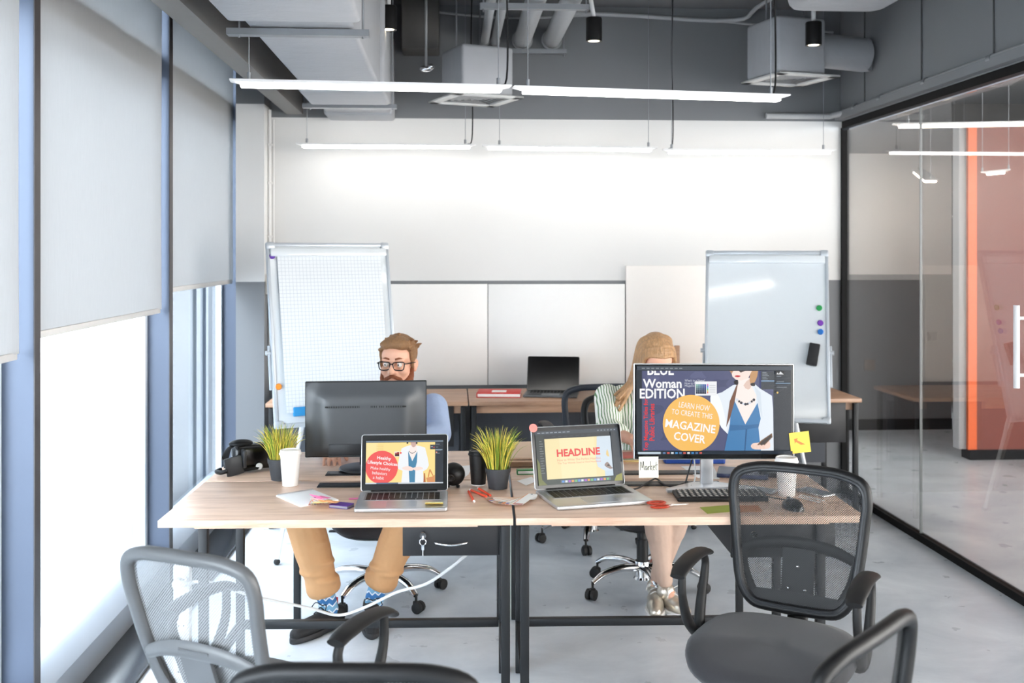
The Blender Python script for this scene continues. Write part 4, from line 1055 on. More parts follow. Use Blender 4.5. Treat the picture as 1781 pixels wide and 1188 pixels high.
    for k, cc in enumerate(((230, 40, 40), (230, 200, 40), (60, 190, 60), (40, 160, 220), (80, 60, 220), (220, 50, 170))): p.rect(0.452, 0.69 + 0.018 * k, 0.458, 0.708 + 0.018 * k, cc)
    for k in range(4): p.rect(0.466, 0.70 + 0.025 * k, 0.505, 0.71 + 0.025 * k, (206, 210, 214))
    p.rect(0.80, 0.735, 0.885, 0.945, (58, 64, 72))
    for k in range(6): p.rect(0.808, 0.925 - 0.018 * k, 0.835 + 0.008 * (k % 3), 0.931 - 0.018 * k, UIL)
    p.rect(0.80, 0.825, 0.885, 0.84, (120, 150, 180)); p.rect(0.895, 0.905, 0.95, 0.945, (24, 28, 32))
    p.poly([(0.9, 0.908), (0.905, 0.93), (0.915, 0.912), (0.925, 0.942), (0.932, 0.93), (0.945, 0.91), (0.946, 0.907)], (220, 222, 224))
    for k in range(9): p.rect(0.90, 0.885 - 0.021 * k, 0.93 + 0.018 * (k * 7 % 4), 0.89 - 0.021 * k, UI2 if k % 3 else UIL)
    p.rect(0.893, 0.80, 0.99, 0.812, (110, 136, 160)); p.disc(0.905, 0.70, 0.006, (230, 190, 90))
    p.rect(0, 0.955, 1, 1, (70, 78, 88))
    for k in range(9): p.rect(0.03 + 0.03 * k, 0.972, 0.05 + 0.03 * k, 0.98, (160, 166, 172))
    p.rect(0, 0, 1, 0.033, (28, 40, 54)); p.rect(0.005, 0.004, 0.15, 0.029, (190, 206, 216))
    for k in range(10): p.rect(0.165 + 0.026 * k, 0.006, 0.181 + 0.026 * k, 0.027, ((90, 120, 160), (200, 90, 80), (220, 226, 230), (70, 140, 200))[k % 4])
def pic_healthy(p):
    p.rect(0, 0, 1, 1, UI)
    C = (0.0, 0.03, 0.895, 0.96)
    p.rect(C[0], C[1], C[2], C[3], (250, 224, 146)); p.rect(0.0, 0.03, 0.15, 0.96, (250, 228, 160))
    for k in range(5): p.rect(0.13, 0.90 - 0.035 * k, 0.225, 0.907 - 0.035 * k, (226, 190, 120))
    p.disc(0.205, 0.385, 0.21, (240, 88, 84), C, 56, 0.385)
    r = -0.10
    p.text('Healthy', 0.235, 0.585, 0.18, 0.10, W_, 0.02, r); p.text('Lifestyle Choices', 0.215, 0.47, 0.385, 0.10, W_, 0.02, r)
    p.text('Make healthy', 0.19, 0.345, 0.255, 0.085, W_, 0, r); p.text('behaviors', 0.18, 0.25, 0.19, 0.075, W_, 0, r); p.text('a habit', 0.165, 0.145, 0.14, 0.075, W_, 0, r)
    p.poly([(0.46, 0.03), (0.475, 0.30), (0.42, 0.34), (0.41, 0.42), (0.43, 0.60), (0.46, 0.82), (0.53, 0.875), (0.60, 0.90), (0.70, 0.87), (0.765, 0.83), (0.80, 0.58), (0.815, 0.42), (0.79, 0.33), (0.74, 0.28), (0.75, 0.03)], (240, 243, 246), 0, C)
    p.poly([(0.565, 0.03), (0.55, 0.46), (0.545, 0.75), (0.60, 0.52), (0.665, 0.75), (0.66, 0.5), (0.64, 0.36), (0.635, 0.03)], (72, 134, 170), 0, C)
    p.poly([(0.555, 0.76), (0.575, 0.87), (0.585, 0.96), (0.65, 0.96), (0.655, 0.86), (0.665, 0.76), (0.60, 0.545)], (250, 234, 228), 0, C)
    p.poly([(0.575, 0.96), (0.59, 0.88), (0.61, 0.84), (0.64, 0.87), (0.655, 0.96)], (206, 170, 160), 2, C); p.disc(0.535, 0.945, 0.012, (40, 36, 40), C, 14); p.disc(0.655, 0.94, 0.012, (40, 36, 40), C, 14)
    for k in range(7): p.disc(0.558 + 0.0135 * k, 0.745 - 0.04 * math.sin(PI * k / 6), 0.006, (60, 62, 76), C, 10)
    p.poly([(0.47, 0.35), (0.52, 0.31), (0.60, 0.30), (0.61, 0.36), (0.56, 0.40), (0.49, 0.39)], (250, 224, 214), 3, C); p.poly([(0.61, 0.33), (0.66, 0.30), (0.74, 0.34), (0.70, 0.39), (0.62, 0.37)], (250, 224, 214), 3, C)
    p.poly([(0.795, 0.03), (0.78, 0.13), (0.86, 0.16), (0.892, 0.20), (0.892, 0.03)], (220, 150, 96), 0, C); p.poly([(0.80, 0.15), (0.82, 0.32), (0.835, 0.33), (0.875, 0.18), (0.865, 0.17), (0.83, 0.28), (0.815, 0.15)], (214, 140, 84), 0, C); p.poly([(0.745, 0.03), (0.75, 0.24), (0.765, 0.24), (0.775, 0.03)], (180, 104, 60), 0, C)
    p.rect(0.37, 0.63, 0.435, 0.745, (240, 238, 236)); p.rect(0.375, 0.64, 0.43, 0.735, (150, 40, 40)); p.rect(0.375, 0.64, 0.43, 0.68, (60, 24, 26)); p.rect(0.375, 0.71, 0.40, 0.735, (230, 190, 186)); p.disc(0.45, 0.715, 0.012, (240, 60, 70), n=12)
    p.rect(0.83, 0.79, 0.895, 0.90, (58, 66, 76)); p.rect(0.84, 0.84, 0.865, 0.86, (180, 184, 190)); p.disc(0.88, 0.84, 0.008, (230, 70, 70), n=10)
    for k in range(8): p.rect(0.905, 0.94 - 0.035 * k, 0.935 + 0.02 * (k % 3), 0.95 - 0.035 * k, UIL if k % 2 else UI2)
    p.rect(0.90, 0.77, 0.99, 0.79, (140, 160, 176)); p.disc(0.915, 0.72, 0.009, (240, 150, 120), n=10)
    p.rect(0, 0.965, 1, 1, (120, 134, 148)); p.rect(0, 0, 1, 0.03, (206, 214, 222)); p.rect(0.14, 0, 0.42, 0.03, (96, 110, 136)); p.rect(0.42, 0, 0.95, 0.03, (216, 222, 228))
def pic_headline(p):
    p.rect(0, 0, 1, 1, (40, 46, 52)); C = (0.105, 0.10, 0.90, 0.85)
    p.rect(0, 0.93, 1, 1, (60, 68, 78))
    for k in range(8): p.rect(0.03 + 0.05 * k, 0.955, 0.065 + 0.05 * k, 0.972, UIL)
    for k in range(6): p.rect(0.75 + 0.04 * k, 0.955, 0.77 + 0.04 * k, 0.972, UIL)
    for k in range(7): p.rect(0.20 + 0.07 * k, 0.88, 0.24 + 0.07 * k, 0.89, UI2)
    p.rect(*C, (238, 222, 170)); p.rect(0.28, 0.10, 0.70, 0.85, (242, 228, 180))
    p.poly([(0.735, 0.85), (0.72, 0.60), (0.70, 0.42), (0.72, 0.28), (0.80, 0.20), (0.90, 0.19), (0.90, 0.85)], (206, 220, 232), 0, C); p.rect(0.80, 0.10, 0.90, 0.2, (196, 214, 228))
    p.poly([(0.80, 0.30), (0.84, 0.36), (0.88, 0.27), (0.90, 0.24), (0.86, 0.23)], (150, 130, 124), 3, C); p.poly([(0.83, 0.29), (0.85, 0.32), (0.865, 0.28)], (50, 44, 46), 2, C); p.poly([(0.83, 0.50), (0.85, 0.60), (0.865, 0.46)], (230, 200, 130), 2, C)
    p.text('HEADLINE', 0.50, 0.575, 0.52, 0.14, (226, 52, 58), 0.035)
    p.text('How to Write The Perfect Headline', 0.50, 0.445, 0.52, 0.045, (232, 150, 130)); p.text('The Top Words Used in Viral Headlines', 0.50, 0.38, 0.52, 0.045, (232, 150, 130))
    p.rect(0, 0.0, 0.10, 0.93, (48, 56, 56))
    for k in range(14): p.rect(0.04, 0.80 - 0.045 * k, 0.085 if k % 3 else 0.07, 0.812 - 0.045 * k, (120, 128, 130))
    p.rect(0.905, 0.0, 1, 0.93, (50, 58, 66)); p.rect(0, 0, 1, 0.095, (54, 66, 62)); p.poly([(0, 0), (0, 0.5), (0.03, 0.4), (0.045, 0.1), (0.1, 0.0)], (110, 116, 60)); p.poly([(0.90, 0.0), (0.93, 0.10), (1, 0.14), (1, 0)], (150, 150, 74))
    p.rect(0.26, 0.02, 0.86, 0.075, (96, 112, 126))
    for k in range(15): p.rect(0.275 + 0.038 * k, 0.028, 0.302 + 0.038 * k, 0.066, ((90, 150, 220), (220, 226, 232), (170, 90, 200), (230, 160, 80), (110, 190, 120))[k % 5])

# ------------------------------------------------------------------ laptops
def laptop(label, loc, rz, w, d, lid, angle, body, keys, pic=None, px=None, bez=0.011, rim=None, trackpad=True):
    """origin: middle of the hinge line on the desk; -y towards the user"""
    t = thing('laptop', label, 'laptop', loc, rz)
    th = 0.013
    mb = MB(); mb.rbox((0, -d / 2, th / 2 + 0.001), (w, d, th), 0.010, 0.003); base = mb.build('base', body, t)
    mb = MB(); mb.rbox((0, -d * 0.32, th + 0.0012), (w * 0.86, d * 0.44, 0.0016), 0.004, 0); mb.build('keyboard_well', mat('key_well', (150, 151, 154), 0.45, 0.3), base)
    kb = MB(); rows = 6; kw, kd = w * 0.83, d * 0.41
    for r in range(rows):
        n = 13; y = -d * 0.32 + kd / 2 - (r + 0.5) * kd / rows; hh = kd / rows - 0.0032
        if r == rows - 1: xs = [(0, 1), (1, 2), (2, 3), (3, 4.2), (4.2, 8.8), (8.8, 10), (10, 11), (11, 12), (12, 13)]
        else: xs = [(k, k + 1) for k in range(n)]
        for a, b in xs: kb.box((-kw / 2 + (a + b) / 2 * kw / n, y, th + 0.0028), ((b - a) * kw / n - 0.0032, hh if r else hh * 0.7, 0.0016), bevel=0.0005, seg=1)
    kb.build('keys', keys, base)
    if trackpad:
        mb = MB(); mb.rbox((0, -d * 0.76, th + 0.0012), (w * 0.33, d * 0.34, 0.0008), 0.005, 0); mb.build('trackpad', mat('trackpad_grey', (176, 177, 180), 0.3, 0.3), base)
    mb = MB(); mb.cyl((-w * 0.38, 0.002, th), (w * 0.38, 0.002, th), 0.0055, seg=12); mb.build('hinge', BLKG, t)
    R = TR(0, 0.003, th) @ RX(PI / 2 - angle)          # lid frame: x right, y up the lid, z to the user
    mb = MB(); mb.rbox((0, lid / 2, -0.003), (w, lid, 0.006), 0.010, 0.002, R); L = mb.build('lid', rim or body, t)
    mb = MB(); mb.rbox((0, lid / 2, 0.0003), (w - 0.005, lid - 0.005, 0.0008), 0.008, 0, R); mb.build('screen_glass', mat('screen_bezel', (8, 8, 9), 0.12), L)
    mb = MB(); mb.lathe([(0.0018, 0), (0.0018, 0.0004), (0, 0.0004)], 12, R @ TR(0, lid - 0.008, 0.0007)); mb.build('webcam', DGREY, L)
    if pic:
        sx0, sy0, sx1, sy1 = px
        p = Pic((sx1 - sx0) * w, (sy1 - sy0) * lid); pic(p); p.build('screen_picture', L, R @ TR(-w / 2 + sx0 * w, sy0 * lid, 0.0008))
    return t, R
h0, h1 = onT(627, 862), onT(779, 860); c = (h0 + h1) / 2; wL = (h1 - h0).length
a1 = math.atan2((h1 - h0).y, (h1 - h0).x)
f0, f1 = onT(624, 893), onT(783, 890); dL = ((f0 + f1) / 2 - c).length
lap1, R1 = laptop('silver laptop with a red circle on its screen and yellow notes on the palm rest', c, a1, wL, dL, 0.208, math.radians(12), ALU, BLK, pic_healthy, (0.055, 0.13, 0.945, 0.885))
h0, h1 = onT(931, 860), onT(1088, 849); c2 = (h0 + h1) / 2; w2 = (h1 - h0).length; a2 = math.atan2((h1 - h0).y, (h1 - h0).x)
f0, f1 = onT(975, 891), onT(1134, 878); d2 = min(0.26, ((f0 + f1) / 2 - c2).length)
ad = math.atan2((c2 - (f0 + f1) / 2).x, (c2 - (f0 + f1) / 2).y)
a2 = (a2 - ad) / 2
lap2, R2 = laptop('silver laptop with a red HEADLINE on its screen and a round pink sticker', c2, a2, w2, d2, 0.232, math.radians(14), ALU, BLK, pic_headline, (0.04, 0.07, 0.965, 0.93))
b0 = atZ(921, 686, TOP); b1 = atZ(1003, 683, TOP); cB = (b0 + b1) / 2
lap3, R3 = laptop('black laptop standing open on the back desk', Vector((cB.x, 6.58, TOP)), math.radians(-10), 0.335, 0.235, 0.225, math.radians(20), mat('grey_laptop', (96, 98, 100), 0.35, 0.4), BLK, None, rim=mat('dark_laptop_rim', (70, 72, 74), 0.4))
def on_lap(t, R, p): return RZ(t.rotation_euler.z) @ (R @ Vector(p)) + t.location
# things stuck on the laptops
o = MB().lathe([(0, 0.0004), (0.016, 0.0004), (0.016, 0.0016), (0, 0.0016)], 32).build('sticker', mat('pink_sticker', (238, 130, 120), 0.6)); o.location = on_lap(lap2, R2, (-w2 / 2 + 0.010, 0.229, 0.001)); o.rotation_euler = (math.radians(76), 0, lap2.rotation_euler.z); tag(o, 'round pink paper sticker on the upper corner of the HEADLINE laptop', 'sticker')
def note_pad(name, loc, rz, size, cols, label, cat='sticky note', curl=0.012, n=1, th=0.0006, tilt=0.0):
    t = thing(name, label, cat, loc, rz) if n > 1 else None
    for k in range(n):
        rows = [[Vector(((i / 6 - 0.5) * size[0], (j / 8 - 0.5) * size[1], 0.0008 + th * k * 1.6 + curl * (1 + 0.3 * k) * max(0, 1 - j / 5) ** 2)) for i in range(7)] for j in range(9)]
        mb = MB(); mb.sheet(rows, th)
        o = mb.build('sheet' if n > 1 else name, cols[k % len(cols)], t)
        if n == 1: o.location = loc; o.rotation_euler = (tilt, 0, rz); tag(o, label, cat); return o
    return t
YEL = mat('yellow_note', (244, 208, 84), 0.7, var=0.03); CRM = mat('pale_yellow_note', (250, 242, 176), 0.7, var=0.03); PNK = mat('pink_note', (246, 132, 182), 0.7); ORG = mat('orange_note', (250, 186, 130), 0.7); PUR = mat('purple_cover', (92, 52, 140), 0.5); OLV = mat('olive_note', (150, 158, 62), 0.75); ORB = mat('terracotta_note', (196, 130, 84), 0.75)
pz_ = Vector((wL * 0.355, -dL * 0.80, 0.0145)); note_pad('sticky_note_pad', RZ(a1) @ pz_ + lap1.location, a1, (0.062, 0.048), [YEL, CRM], 'yellow sticky note pad on the palm rest of the red circle laptop', curl=0.007, n=2)

# ------------------------------------------------------------------ monitors
def monitor(label, cx, cy, z0, w, h, rz, kind):
    t = thing('monitor', label, 'monitor', (cx, cy, TOP + 0.0048), rz)
    zz = z0 - TOP - 0.0048
    mb = MB()
    if kind == 'round':
        mb.lathe([(0, 0.002), (0.098, 0.002), (0.102, 0.006), (0.098, 0.012), (0.05, 0.018), (0, 0.019)], 40); mb.build('stand_base', DGREY, t)
        mb = MB(); mb.box((0.01, 0.02, 0.12), (0.055, 0.03, 0.21), bevel=0.006); mb.build('stand_column', BLK, t)
    else:
        mb.prism([(-0.17, -0.075), (-0.055, -0.045), (0.055, -0.045), (0.17, -0.075), (0.17, -0.045), (0.075, 0.035), (0.045, 0.06), (-0.045, 0.06), (-0.075, 0.035), (-0.17, -0.045)], 0.001, 0.014, None, 0, 0.003); mb.build('stand_base', ALU, t)
        mb = MB(); mb.box((0, 0.03, 0.14), (0.048, 0.02, 0.27), bevel=0.004); mb.build('stand_column', ALU, t)
    return t, zz
# seen from behind
m0 = atZ(622, 819, TOP); my = m0.y
tlx, trx = atY(530, 700, my).x, atY(742, 700, my).x; zt_, zb_ = atY(636, 664, my).z, atY(636, 796, my).z
wM, hM = trx - tlx, zt_ - zb_
t, zz = monitor('black monitor seen from behind, hiding the bearded man', m0.x + 0.025, my, zb_, wM, hM, math.radians(1.5), 'round')
cxm = (tlx + trx) / 2 - m0.x - 0.025
Rm = TR(cxm, 0.0, zz) 
mb = MB(); mb.rbox((0, hM / 2, 0), (wM, hM, 0.016), 0.004, 0.002, Rm @ TR(0, 0.028, 0) @ RX(PI / 2)); hs = mb.build('housing', BLK, t)
# slightly domed back
b = bmesh.new(); nx, nz = 24, 14; g_ = []
def dome(i, j):
    x = (i / nx - 0.5); z = j / nz; e = lambda v: max(0, min(1, v))
    fx = e((0.5 - abs(x)) / 0.19); fz = e(z / 0.02) * e((1 - z) / 0.22)
    sm = lambda q: q * q * (3 - 2 * q)
    return Vector((x * wM * 0.985, 0.02 - 0.034 * sm(fx) * sm(fz), 0.004 + z * (hM - 0.008)))
g_ = [[b.verts.new(dome(i, j)) for i in range(nx + 1)] for j in range(nz + 1)]
for j in range(nz):
    for i in range(nx): b.faces.new((g_[j][i], g_[j][i + 1], g_[j + 1][i + 1], g_[j + 1][i]))
MONB = mat('monitor_back_grey', (72, 74, 77), 0.36, var=0.04)
mb = MB(); mb.merge(b, Rm); mb.build('back_shell', MONB, t, angle=60)
mb = MB()
for k in range(46):
    if k in (20, 21, 22, 23, 24, 25, 30, 34): continue
    mb.box((-0.16 + 0.007 * k, -0.0135, hM * 0.675), (0.0032, 0.004, 0.008), Rm)
mb.box((0.0, -0.0125, hM * 0.675), (0.33, 0.002, 0.006), Rm)
mb.build('vent_slots', mat('vent_black', (10, 10, 10), 0.6), t)
mb = MB(); mb.box((-0.075, -0.0135, hM * 0.105), (0.15, 0.008, hM * 0.17), Rm, bevel=0.002); mb.box((-0.075, -0.019, hM * 0.035), (0.15, 0.006, 0.006), Rm); mb.build('port_cover', DGREY, t)
mb = MB(); mb.lathe([(0.0, 0.01), (0.004, 0.01), (0.004, 0)], 10, Rm @ TR(0.18, 0.0, hM * 0.3) @ RX(PI / 2)); mb.build('lock_slot', CHROME, t)
# the wide one facing the camera
q0 = atZ(1232, 852, TOP); my = q0.y + 0.02
tlx, trx = atY(1101, 700, my).x, atY(1377, 700, my).x; zt_, zb_ = atY(1240, 632, my).z, atY(1240, 797, my).z
w3, h3 = trx - tlx, zt_ - zb_
monA = math.radians(-1.2)
t, zz = monitor('wide silver framed monitor showing a blue magazine cover', q0.x, q0.y, zb_, w3, h3, monA, 'v')
cxm = (tlx + trx) / 2 - q0.x
Rw = TR(cxm, -0.005, zz) @ RX(PI / 2 - math.radians(2)) @ Matrix.Rotation(math.radians(-0.3), 4, 'Z')
mb = MB(); mb.rbox((0, h3 / 2, -0.012), (w3, h3, 0.022), 0.004, 0.002, Rw); hs = mb.build('housing', ALU, t)
mb = MB(); mb.rbox((0, h3 / 2, 0.0), (w3 - 0.006, h3 - 0.006, 0.002), 0.002, 0, Rw); mb.build('bezel', mat('screen_bezel', (8, 8, 9), 0.12), hs)
p = Pic(w3 - 0.022, h3 * 0.915); pic_cover(p); p.build('screen_picture', hs, Rw @ TR(-w3 / 2 + 0.010, h3 * 0.062, 0.0012))
def on_mon(x, y, z): return RZ(monA) @ (Rw @ Vector((x, y, z))) + t.location
def card(name, w, h, m, loc, rot, label, cat, draw=None, th=0.0006):
    t_ = thing(name, label, cat, loc) ; t_.rotation_euler = rot
    rows = [[Vector((x * w, -0.004 * (1 - z) ** 2, z * h)) for x in (0, 0.25, 0.5, 0.75, 1)] for z in (0, 0.25, 0.5, 0.75, 1)]
    mb = MB(); mb.sheet(rows, -th); mb.build('sheet', m, t_)
    if draw: draw(t_, w, h)
    return t_
INK = mat('black_ink', (40, 40, 46), 0.7); BRN = mat('brown_marker', (206, 128, 70), 0.7)
def draw_market(t_, w, h):
    S_ = [[(0.06, 0.35), (0.10, 0.78), (0.17, 0.45), (0.23, 0.80), (0.27, 0.36)], [(0.42, 0.52), (0.35, 0.55), (0.32, 0.42), (0.37, 0.36), (0.42, 0.50), (0.43, 0.36)], [(0.48, 0.55), (0.485, 0.36), (0.49, 0.48), (0.55, 0.55)],
          [(0.60, 0.80), (0.60, 0.36)], [(0.68, 0.58), (0.605, 0.47), (0.69, 0.34)], [(0.72, 0.47), (0.80, 0.50), (0.78, 0.57), (0.73, 0.52), (0.74, 0.38), (0.81, 0.37)], [(0.88, 0.76), (0.875, 0.42), (0.92, 0.36)], [(0.82, 0.58), (0.97, 0.62)]]
    mb = MB()
    for s_ in S_: mb.tube([(x * w, -0.0045 * (1 - y) ** 2 - 0.0012, y * h) for x, y in s_], 0.0009, 6, sub=4)
    mb.build('handwriting', INK, t_)
def draw_arrow(t_, w, h):
    mb = MB(); P = [(0.22, 0.70), (0.42, 0.72), (0.36, 0.63), (0.84, 0.33), (0.76, 0.22), (0.30, 0.54), (0.24, 0.46)]
    M = Matrix(((1, 0, 0, 0), (0, 0, -1, 0), (0, 1, 0, 0), (0, 0, 0, 1)))
    mb.prism([(x * w, y * h) for x, y in P], 0.0012, 0.0022, M); mb.build('drawn_arrow', BRN, t_)
mk = on_mon(-w3 / 2 + 0.018, -0.066, 0.003); card('sticky_note', 0.074, 0.078, mat('cream_note', (250, 246, 226), 0.7), mk, (0, 0, monA), 'cream sticky note with the handwritten word Market hanging under the wide monitor', 'sticky note', draw_market)
mk = on_mon(w3 / 2 - 0.014, 0.022, 0.003); card('sticky_note', 0.076, 0.078, YEL, mk, (0, math.radians(-6), monA), 'yellow sticky note with a drawn arrow on the edge of the wide monitor', 'sticky note', draw_arrow)

# ------------------------------------------------------------------ small things on the front desks
def cup(loc, h, rt, rb, m, lidm, label, sleeve=None):
    t_ = thing('coffee_cup', label, 'cup', loc)
    mb = MB(); mb.lathe([(0, 0.004), (rb * 0.92, 0.004), (rb * 0.94, 0), (rb, 0), (rb + (rt - rb) * 0.9, h * 0.9), (rt * 0.98, h * 0.9), (0, h * 0.89)], 36); mb.build('cup_body', m, t_)
    if sleeve:
        mb = MB(); mb.lathe([(rb * 1.005, 0.0), (rb * 1.02, h * 0.10), (rb * 1.0, h * 0.10)], 36); mb.build('base_rim', sleeve, t_); 
    mb = MB(); mb.lathe([(rt * 0.9, h * 0.87), (rt * 1.07, h * 0.872), (rt * 1.08, h * 0.905), (rt * 1.02, h * 0.915), (rt * 0.98, h * 0.985), (rt * 0.93, h), (rt * 0.84, h), (rt * 0.8, h * 0.975), (0, h * 0.97)], 36)
    mb.box((0, -rt * 0.65, h * 0.976), (0.012, 0.005, 0.003)); mb.build('lid', lidm, t_)
    return t_
CUPW = mat('white_cup_paper', (246, 242, 238), 0.5, var=0.015)
pC = onT(505, 844); cup(pC, 0.137, 0.040, 0.030, CUPW, CUPW, 'white paper coffee cup beside the grass pot on the left desk')
pC = onT(832, 843); cup(pC, 0.132, 0.037, 0.028, mat('black_cup_paper', (26, 25, 26), 0.5), BLK, 'black paper coffee cup with black lid beside the middle grass pot', CUPW)
pC = onT(1368, 862); cup(pC, 0.142, 0.040, 0.030, CUPW, CUPW, 'white paper coffee cup seen through the black chair netting')
def grass_pot(loc, hp, rt, rb, hg, spread, n, label, seed):
    rnd = random.Random(seed)
    t_ = thing('potted_grass', label, 'plant', loc)
    mb = MB(); mb.lathe([(0, 0), (rb, 0), (rt * 0.94, hp * 0.78), (rt, hp * 0.78), (rt * 1.03, hp), (rt * 0.95, hp), (rt * 0.93, hp * 0.88), (0, hp * 0.88)], 36); mb.build('pot', mat('anthracite_pot', (52, 54, 58), 0.6, var=0.1), t_)
    cols = [mat('grass_green', (150, 172, 58), 0.6), mat('grass_yellow', (236, 216, 96), 0.6), mat('grass_olive', (94, 124, 44), 0.6)]
    mb = MB()
    for k in range(n):
        a = rnd.uniform(0, 2 * PI); r = rt * 0.8 * math.sqrt(rnd.random()); q = Vector((math.cos(a) * r, math.sin(a) * r, hp * 0.86))
        L = hg * rnd.uniform(0.6, 1.0); out = spread * (r / (rt * 0.8)) * rnd.uniform(0.5, 1.1); aa = a + rnd.uniform(-0.5, 0.5)
        d = Vector((math.cos(aa), math.sin(aa), 0)) * out
        pts = [q, q + d * 0.25 + Vector((0, 0, L * 0.45)), q + d * 0.62 + Vector((0, 0, L * 0.8)), q + d + Vector((0, 0, L * (1.0 if out < spread * 0.7 else 0.93)))]
        wv_ = rnd.uniform(0.0019, 0.0029)
        mb.tube(pts, [wv_, wv_, wv_ * 0.75, 0.0003], 5, sub=3, mi=rnd.choice([0, 0, 1, 1, 1, 2]), flat=0.45)
    mb.build('grass_blades', cols, t_)
pA = onT(488, 834); grass_pot(pA, 0.085, 0.050, 0.036, 0.145, 0.075, 200, 'grass plant in anthracite pot behind the white coffee cup', 3)
pB = onT(866, 849); grass_pot(pB, 0.078, 0.048, 0.036, 0.165, 0.085, 220, 'grass plant in anthracite pot in the middle of the desks', 5)
# headset
hp = onT(440, 818) + Vector((0, 0, 0.003)); rzh = math.radians(24)
t = thing('vr_headset', 'black virtual reality headset with straps on the desk corner by the window', 'headset', hp, rzh)
mb = MB(); mb.rbox((0, 0, 0.056), (0.175, 0.085, 0.100), 0.028, 0.018); mb.build('visor_body', BLKG, t)
mb = MB(); mb.rbox((0.082, -0.002, 0.056), (0.016, 0.09, 0.104), 0.006, 0.004); mb.build('face_plate', mat('pink_edge_plastic', (196, 176, 172), 0.4), t)
mb = MB(); mb.rbox((0.096, -0.002, 0.056), (0.014, 0.094, 0.106), 0.006, 0.004); mb.build('face_pad', BLK, t)
mb = MB(); mb.tube([(-0.04, 0.03, 0.102), (-0.09, 0.01, 0.098), (-0.115, -0.01, 0.06), (-0.12, -0.02, 0.02)], 0.014, 10, sub=6, flat=0.25, up=(0.3, 0.2, 1)); mb.ell((-0.045, 0.02, 0.108), (0.05, 0.035, 0.016)); mb.build('head_strap', BLK, t)
mb = MB(); mb.box((-0.085, -0.075, 0.054), (0.07, 0.012, 0.075), RY(-0.2), bevel=0.004); mb.box((-0.052, -0.062, 0.06), (0.014, 0.045, 0.07), bevel=0.004); mb.build('strap_pad', DGREY, t)
mb = MB(); mb.tube([(-0.12, -0.08, 0.02), (-0.145, -0.07, 0.014), (-0.155, -0.04, 0.014), (-0.135, -0.02, 0.016)], 0.009, 8, sub=5); mb.tube([(-0.06, -0.06, 0.012), (0.0, -0.058, 0.016), (0.03, -0.046, 0.02)], 0.006, 8, sub=4); mb.build('side_strap', BLK, t)
mb = MB(); mb.lathe([(0, 0), (0.013, 0), (0.014, 0.005), (0.010, 0.009), (0, 0.009)], 20, TR(0.012, -0.052, 0.022) @ RX(PI / 2)); mb.build('dial', WHITE, t)
# 360 camera
pc = onT(793, 846); t = thing('sphere_camera', 'black ball shaped camera beside the left laptop', 'camera', pc)
mb = MB(); mb.ell((-0.01, 0, 0.047), (0.045, 0.043, 0.044), seg=28); mb.build('body', BLK, t)
mb = MB(); mb.lathe([(0, 0.006), (0.010, 0.007), (0.012, 0.004), (0.016, 0.004), (0.017, 0)], 24, TR(-0.018, -0.040, 0.042) @ RX(PI / 2)); mb.build('lens', BLKG, t)
mb = MB()
for x, y in ((-0.03, -0.015), (0.008, -0.02), (0.005, 0.02)): mb.lathe([(0.006, 0), (0.007, 0.008), (0, 0.008)], 12, TR(x, y, 0))
mb.build('foot', RUBBER, t)
# notepad, swatches, notes, phone
n0, n1, n2, n3 = onT(481, 864), onT(546, 852), onT(588, 872), onT(530, 889)
cN = (n0 + n2) / 2; aN = math.atan2((n1 - n0).y, (n1 - n0).x); sx, sy = 0.15, 0.20
t = thing('notepad', 'white spiral notepad under the sticky notes on the left desk', 'notepad', cN, aN - 0.1)
mb = MB(); mb.box((0, 0, 0.003), (sx, sy, 0.006), bevel=0.001); mb.build('pages', PAPER, t)
mb = MB()
for k in range(24): 
    x = -sx / 2 + 0.006 + k * (sx - 0.012) / 23; mb.tube([(x, sy / 2 - 0.006 + 0.006 * math.cos(a), 0.0055 + 0.0045 * math.sin(a)) for a in [2 * PI * j / 10 for j in range(10)]], 0.0006, 5, closed=True)
mb.build('wire_binding', STEEL, t)
def swatch_fan(loc, rz, n, span, L, w, label, cols, lift=0.0012):
    t_ = thing('swatch_fan', label, 'colour swatches', loc, rz)
    for k in range(n):
        a = span * (k / (n - 1) - 0.5); M = TR(0, 0, 0.0016 + lift * k) @ RZ(a)
        mb = MB(); mb.box((0, L / 2 - 0.01, 0), (w, L, 0.0006), M, mi=0); mb.box((0, L - 0.018, 0.00045), (w * 0.92, 0.022, 0.0004), M, mi=1); mb.box((w * 0.47, L / 2 - 0.01, 0.00045), (0.0022, L, 0.0004), M, mi=2); mb.build('swatch_card', [PAPER, cols[k % len(cols)], cols[(k * 2 + 3) % len(cols)]], t_)
    mb = MB(); mb.lathe([(0, 0), (0.004, 0), (0.004, 0.002 + lift * n), (0, 0.002 + lift * n)], 12); mb.build('rivet', STEEL, t_)
SW = [flatc('swatch_rose', (196, 140, 136)), flatc('swatch_sand', (190, 160, 120)), flatc('swatch_grey', (120, 124, 140)), flatc('swatch_orange', (240, 150, 90)), flatc('swatch_lilac', (150, 130, 180)), flatc('swatch_cream', (240, 232, 214))]
swatch_fan(onT(925, 868), math.radians(122), 13, math.radians(70), 0.17, 0.036, 'open fan of white colour swatches between the two laptops', SW)
swatch_fan(onT(548, 874) + Vector((0, 0, 0.0065)), math.radians(205), 8, math.radians(50), 0.085, 0.028, 'small fan of colour swatches lying over the notepad edge', SW)
q = onT(557, 874); note_pad('sticky_note', q + Vector((0.0, 0, 0.0145)), math.radians(-40), (0.055, 0.055), [PNK], 'pink curled sticky note on the notepad', curl=0.016)
q = onT(572, 884); note_pad('sticky_note', q + Vector((0.0, 0.01, 0.0165)), math.radians(-25), (0.055, 0.06), [ORG], 'pale orange curled sticky note in front of the pink one', curl=0.014)
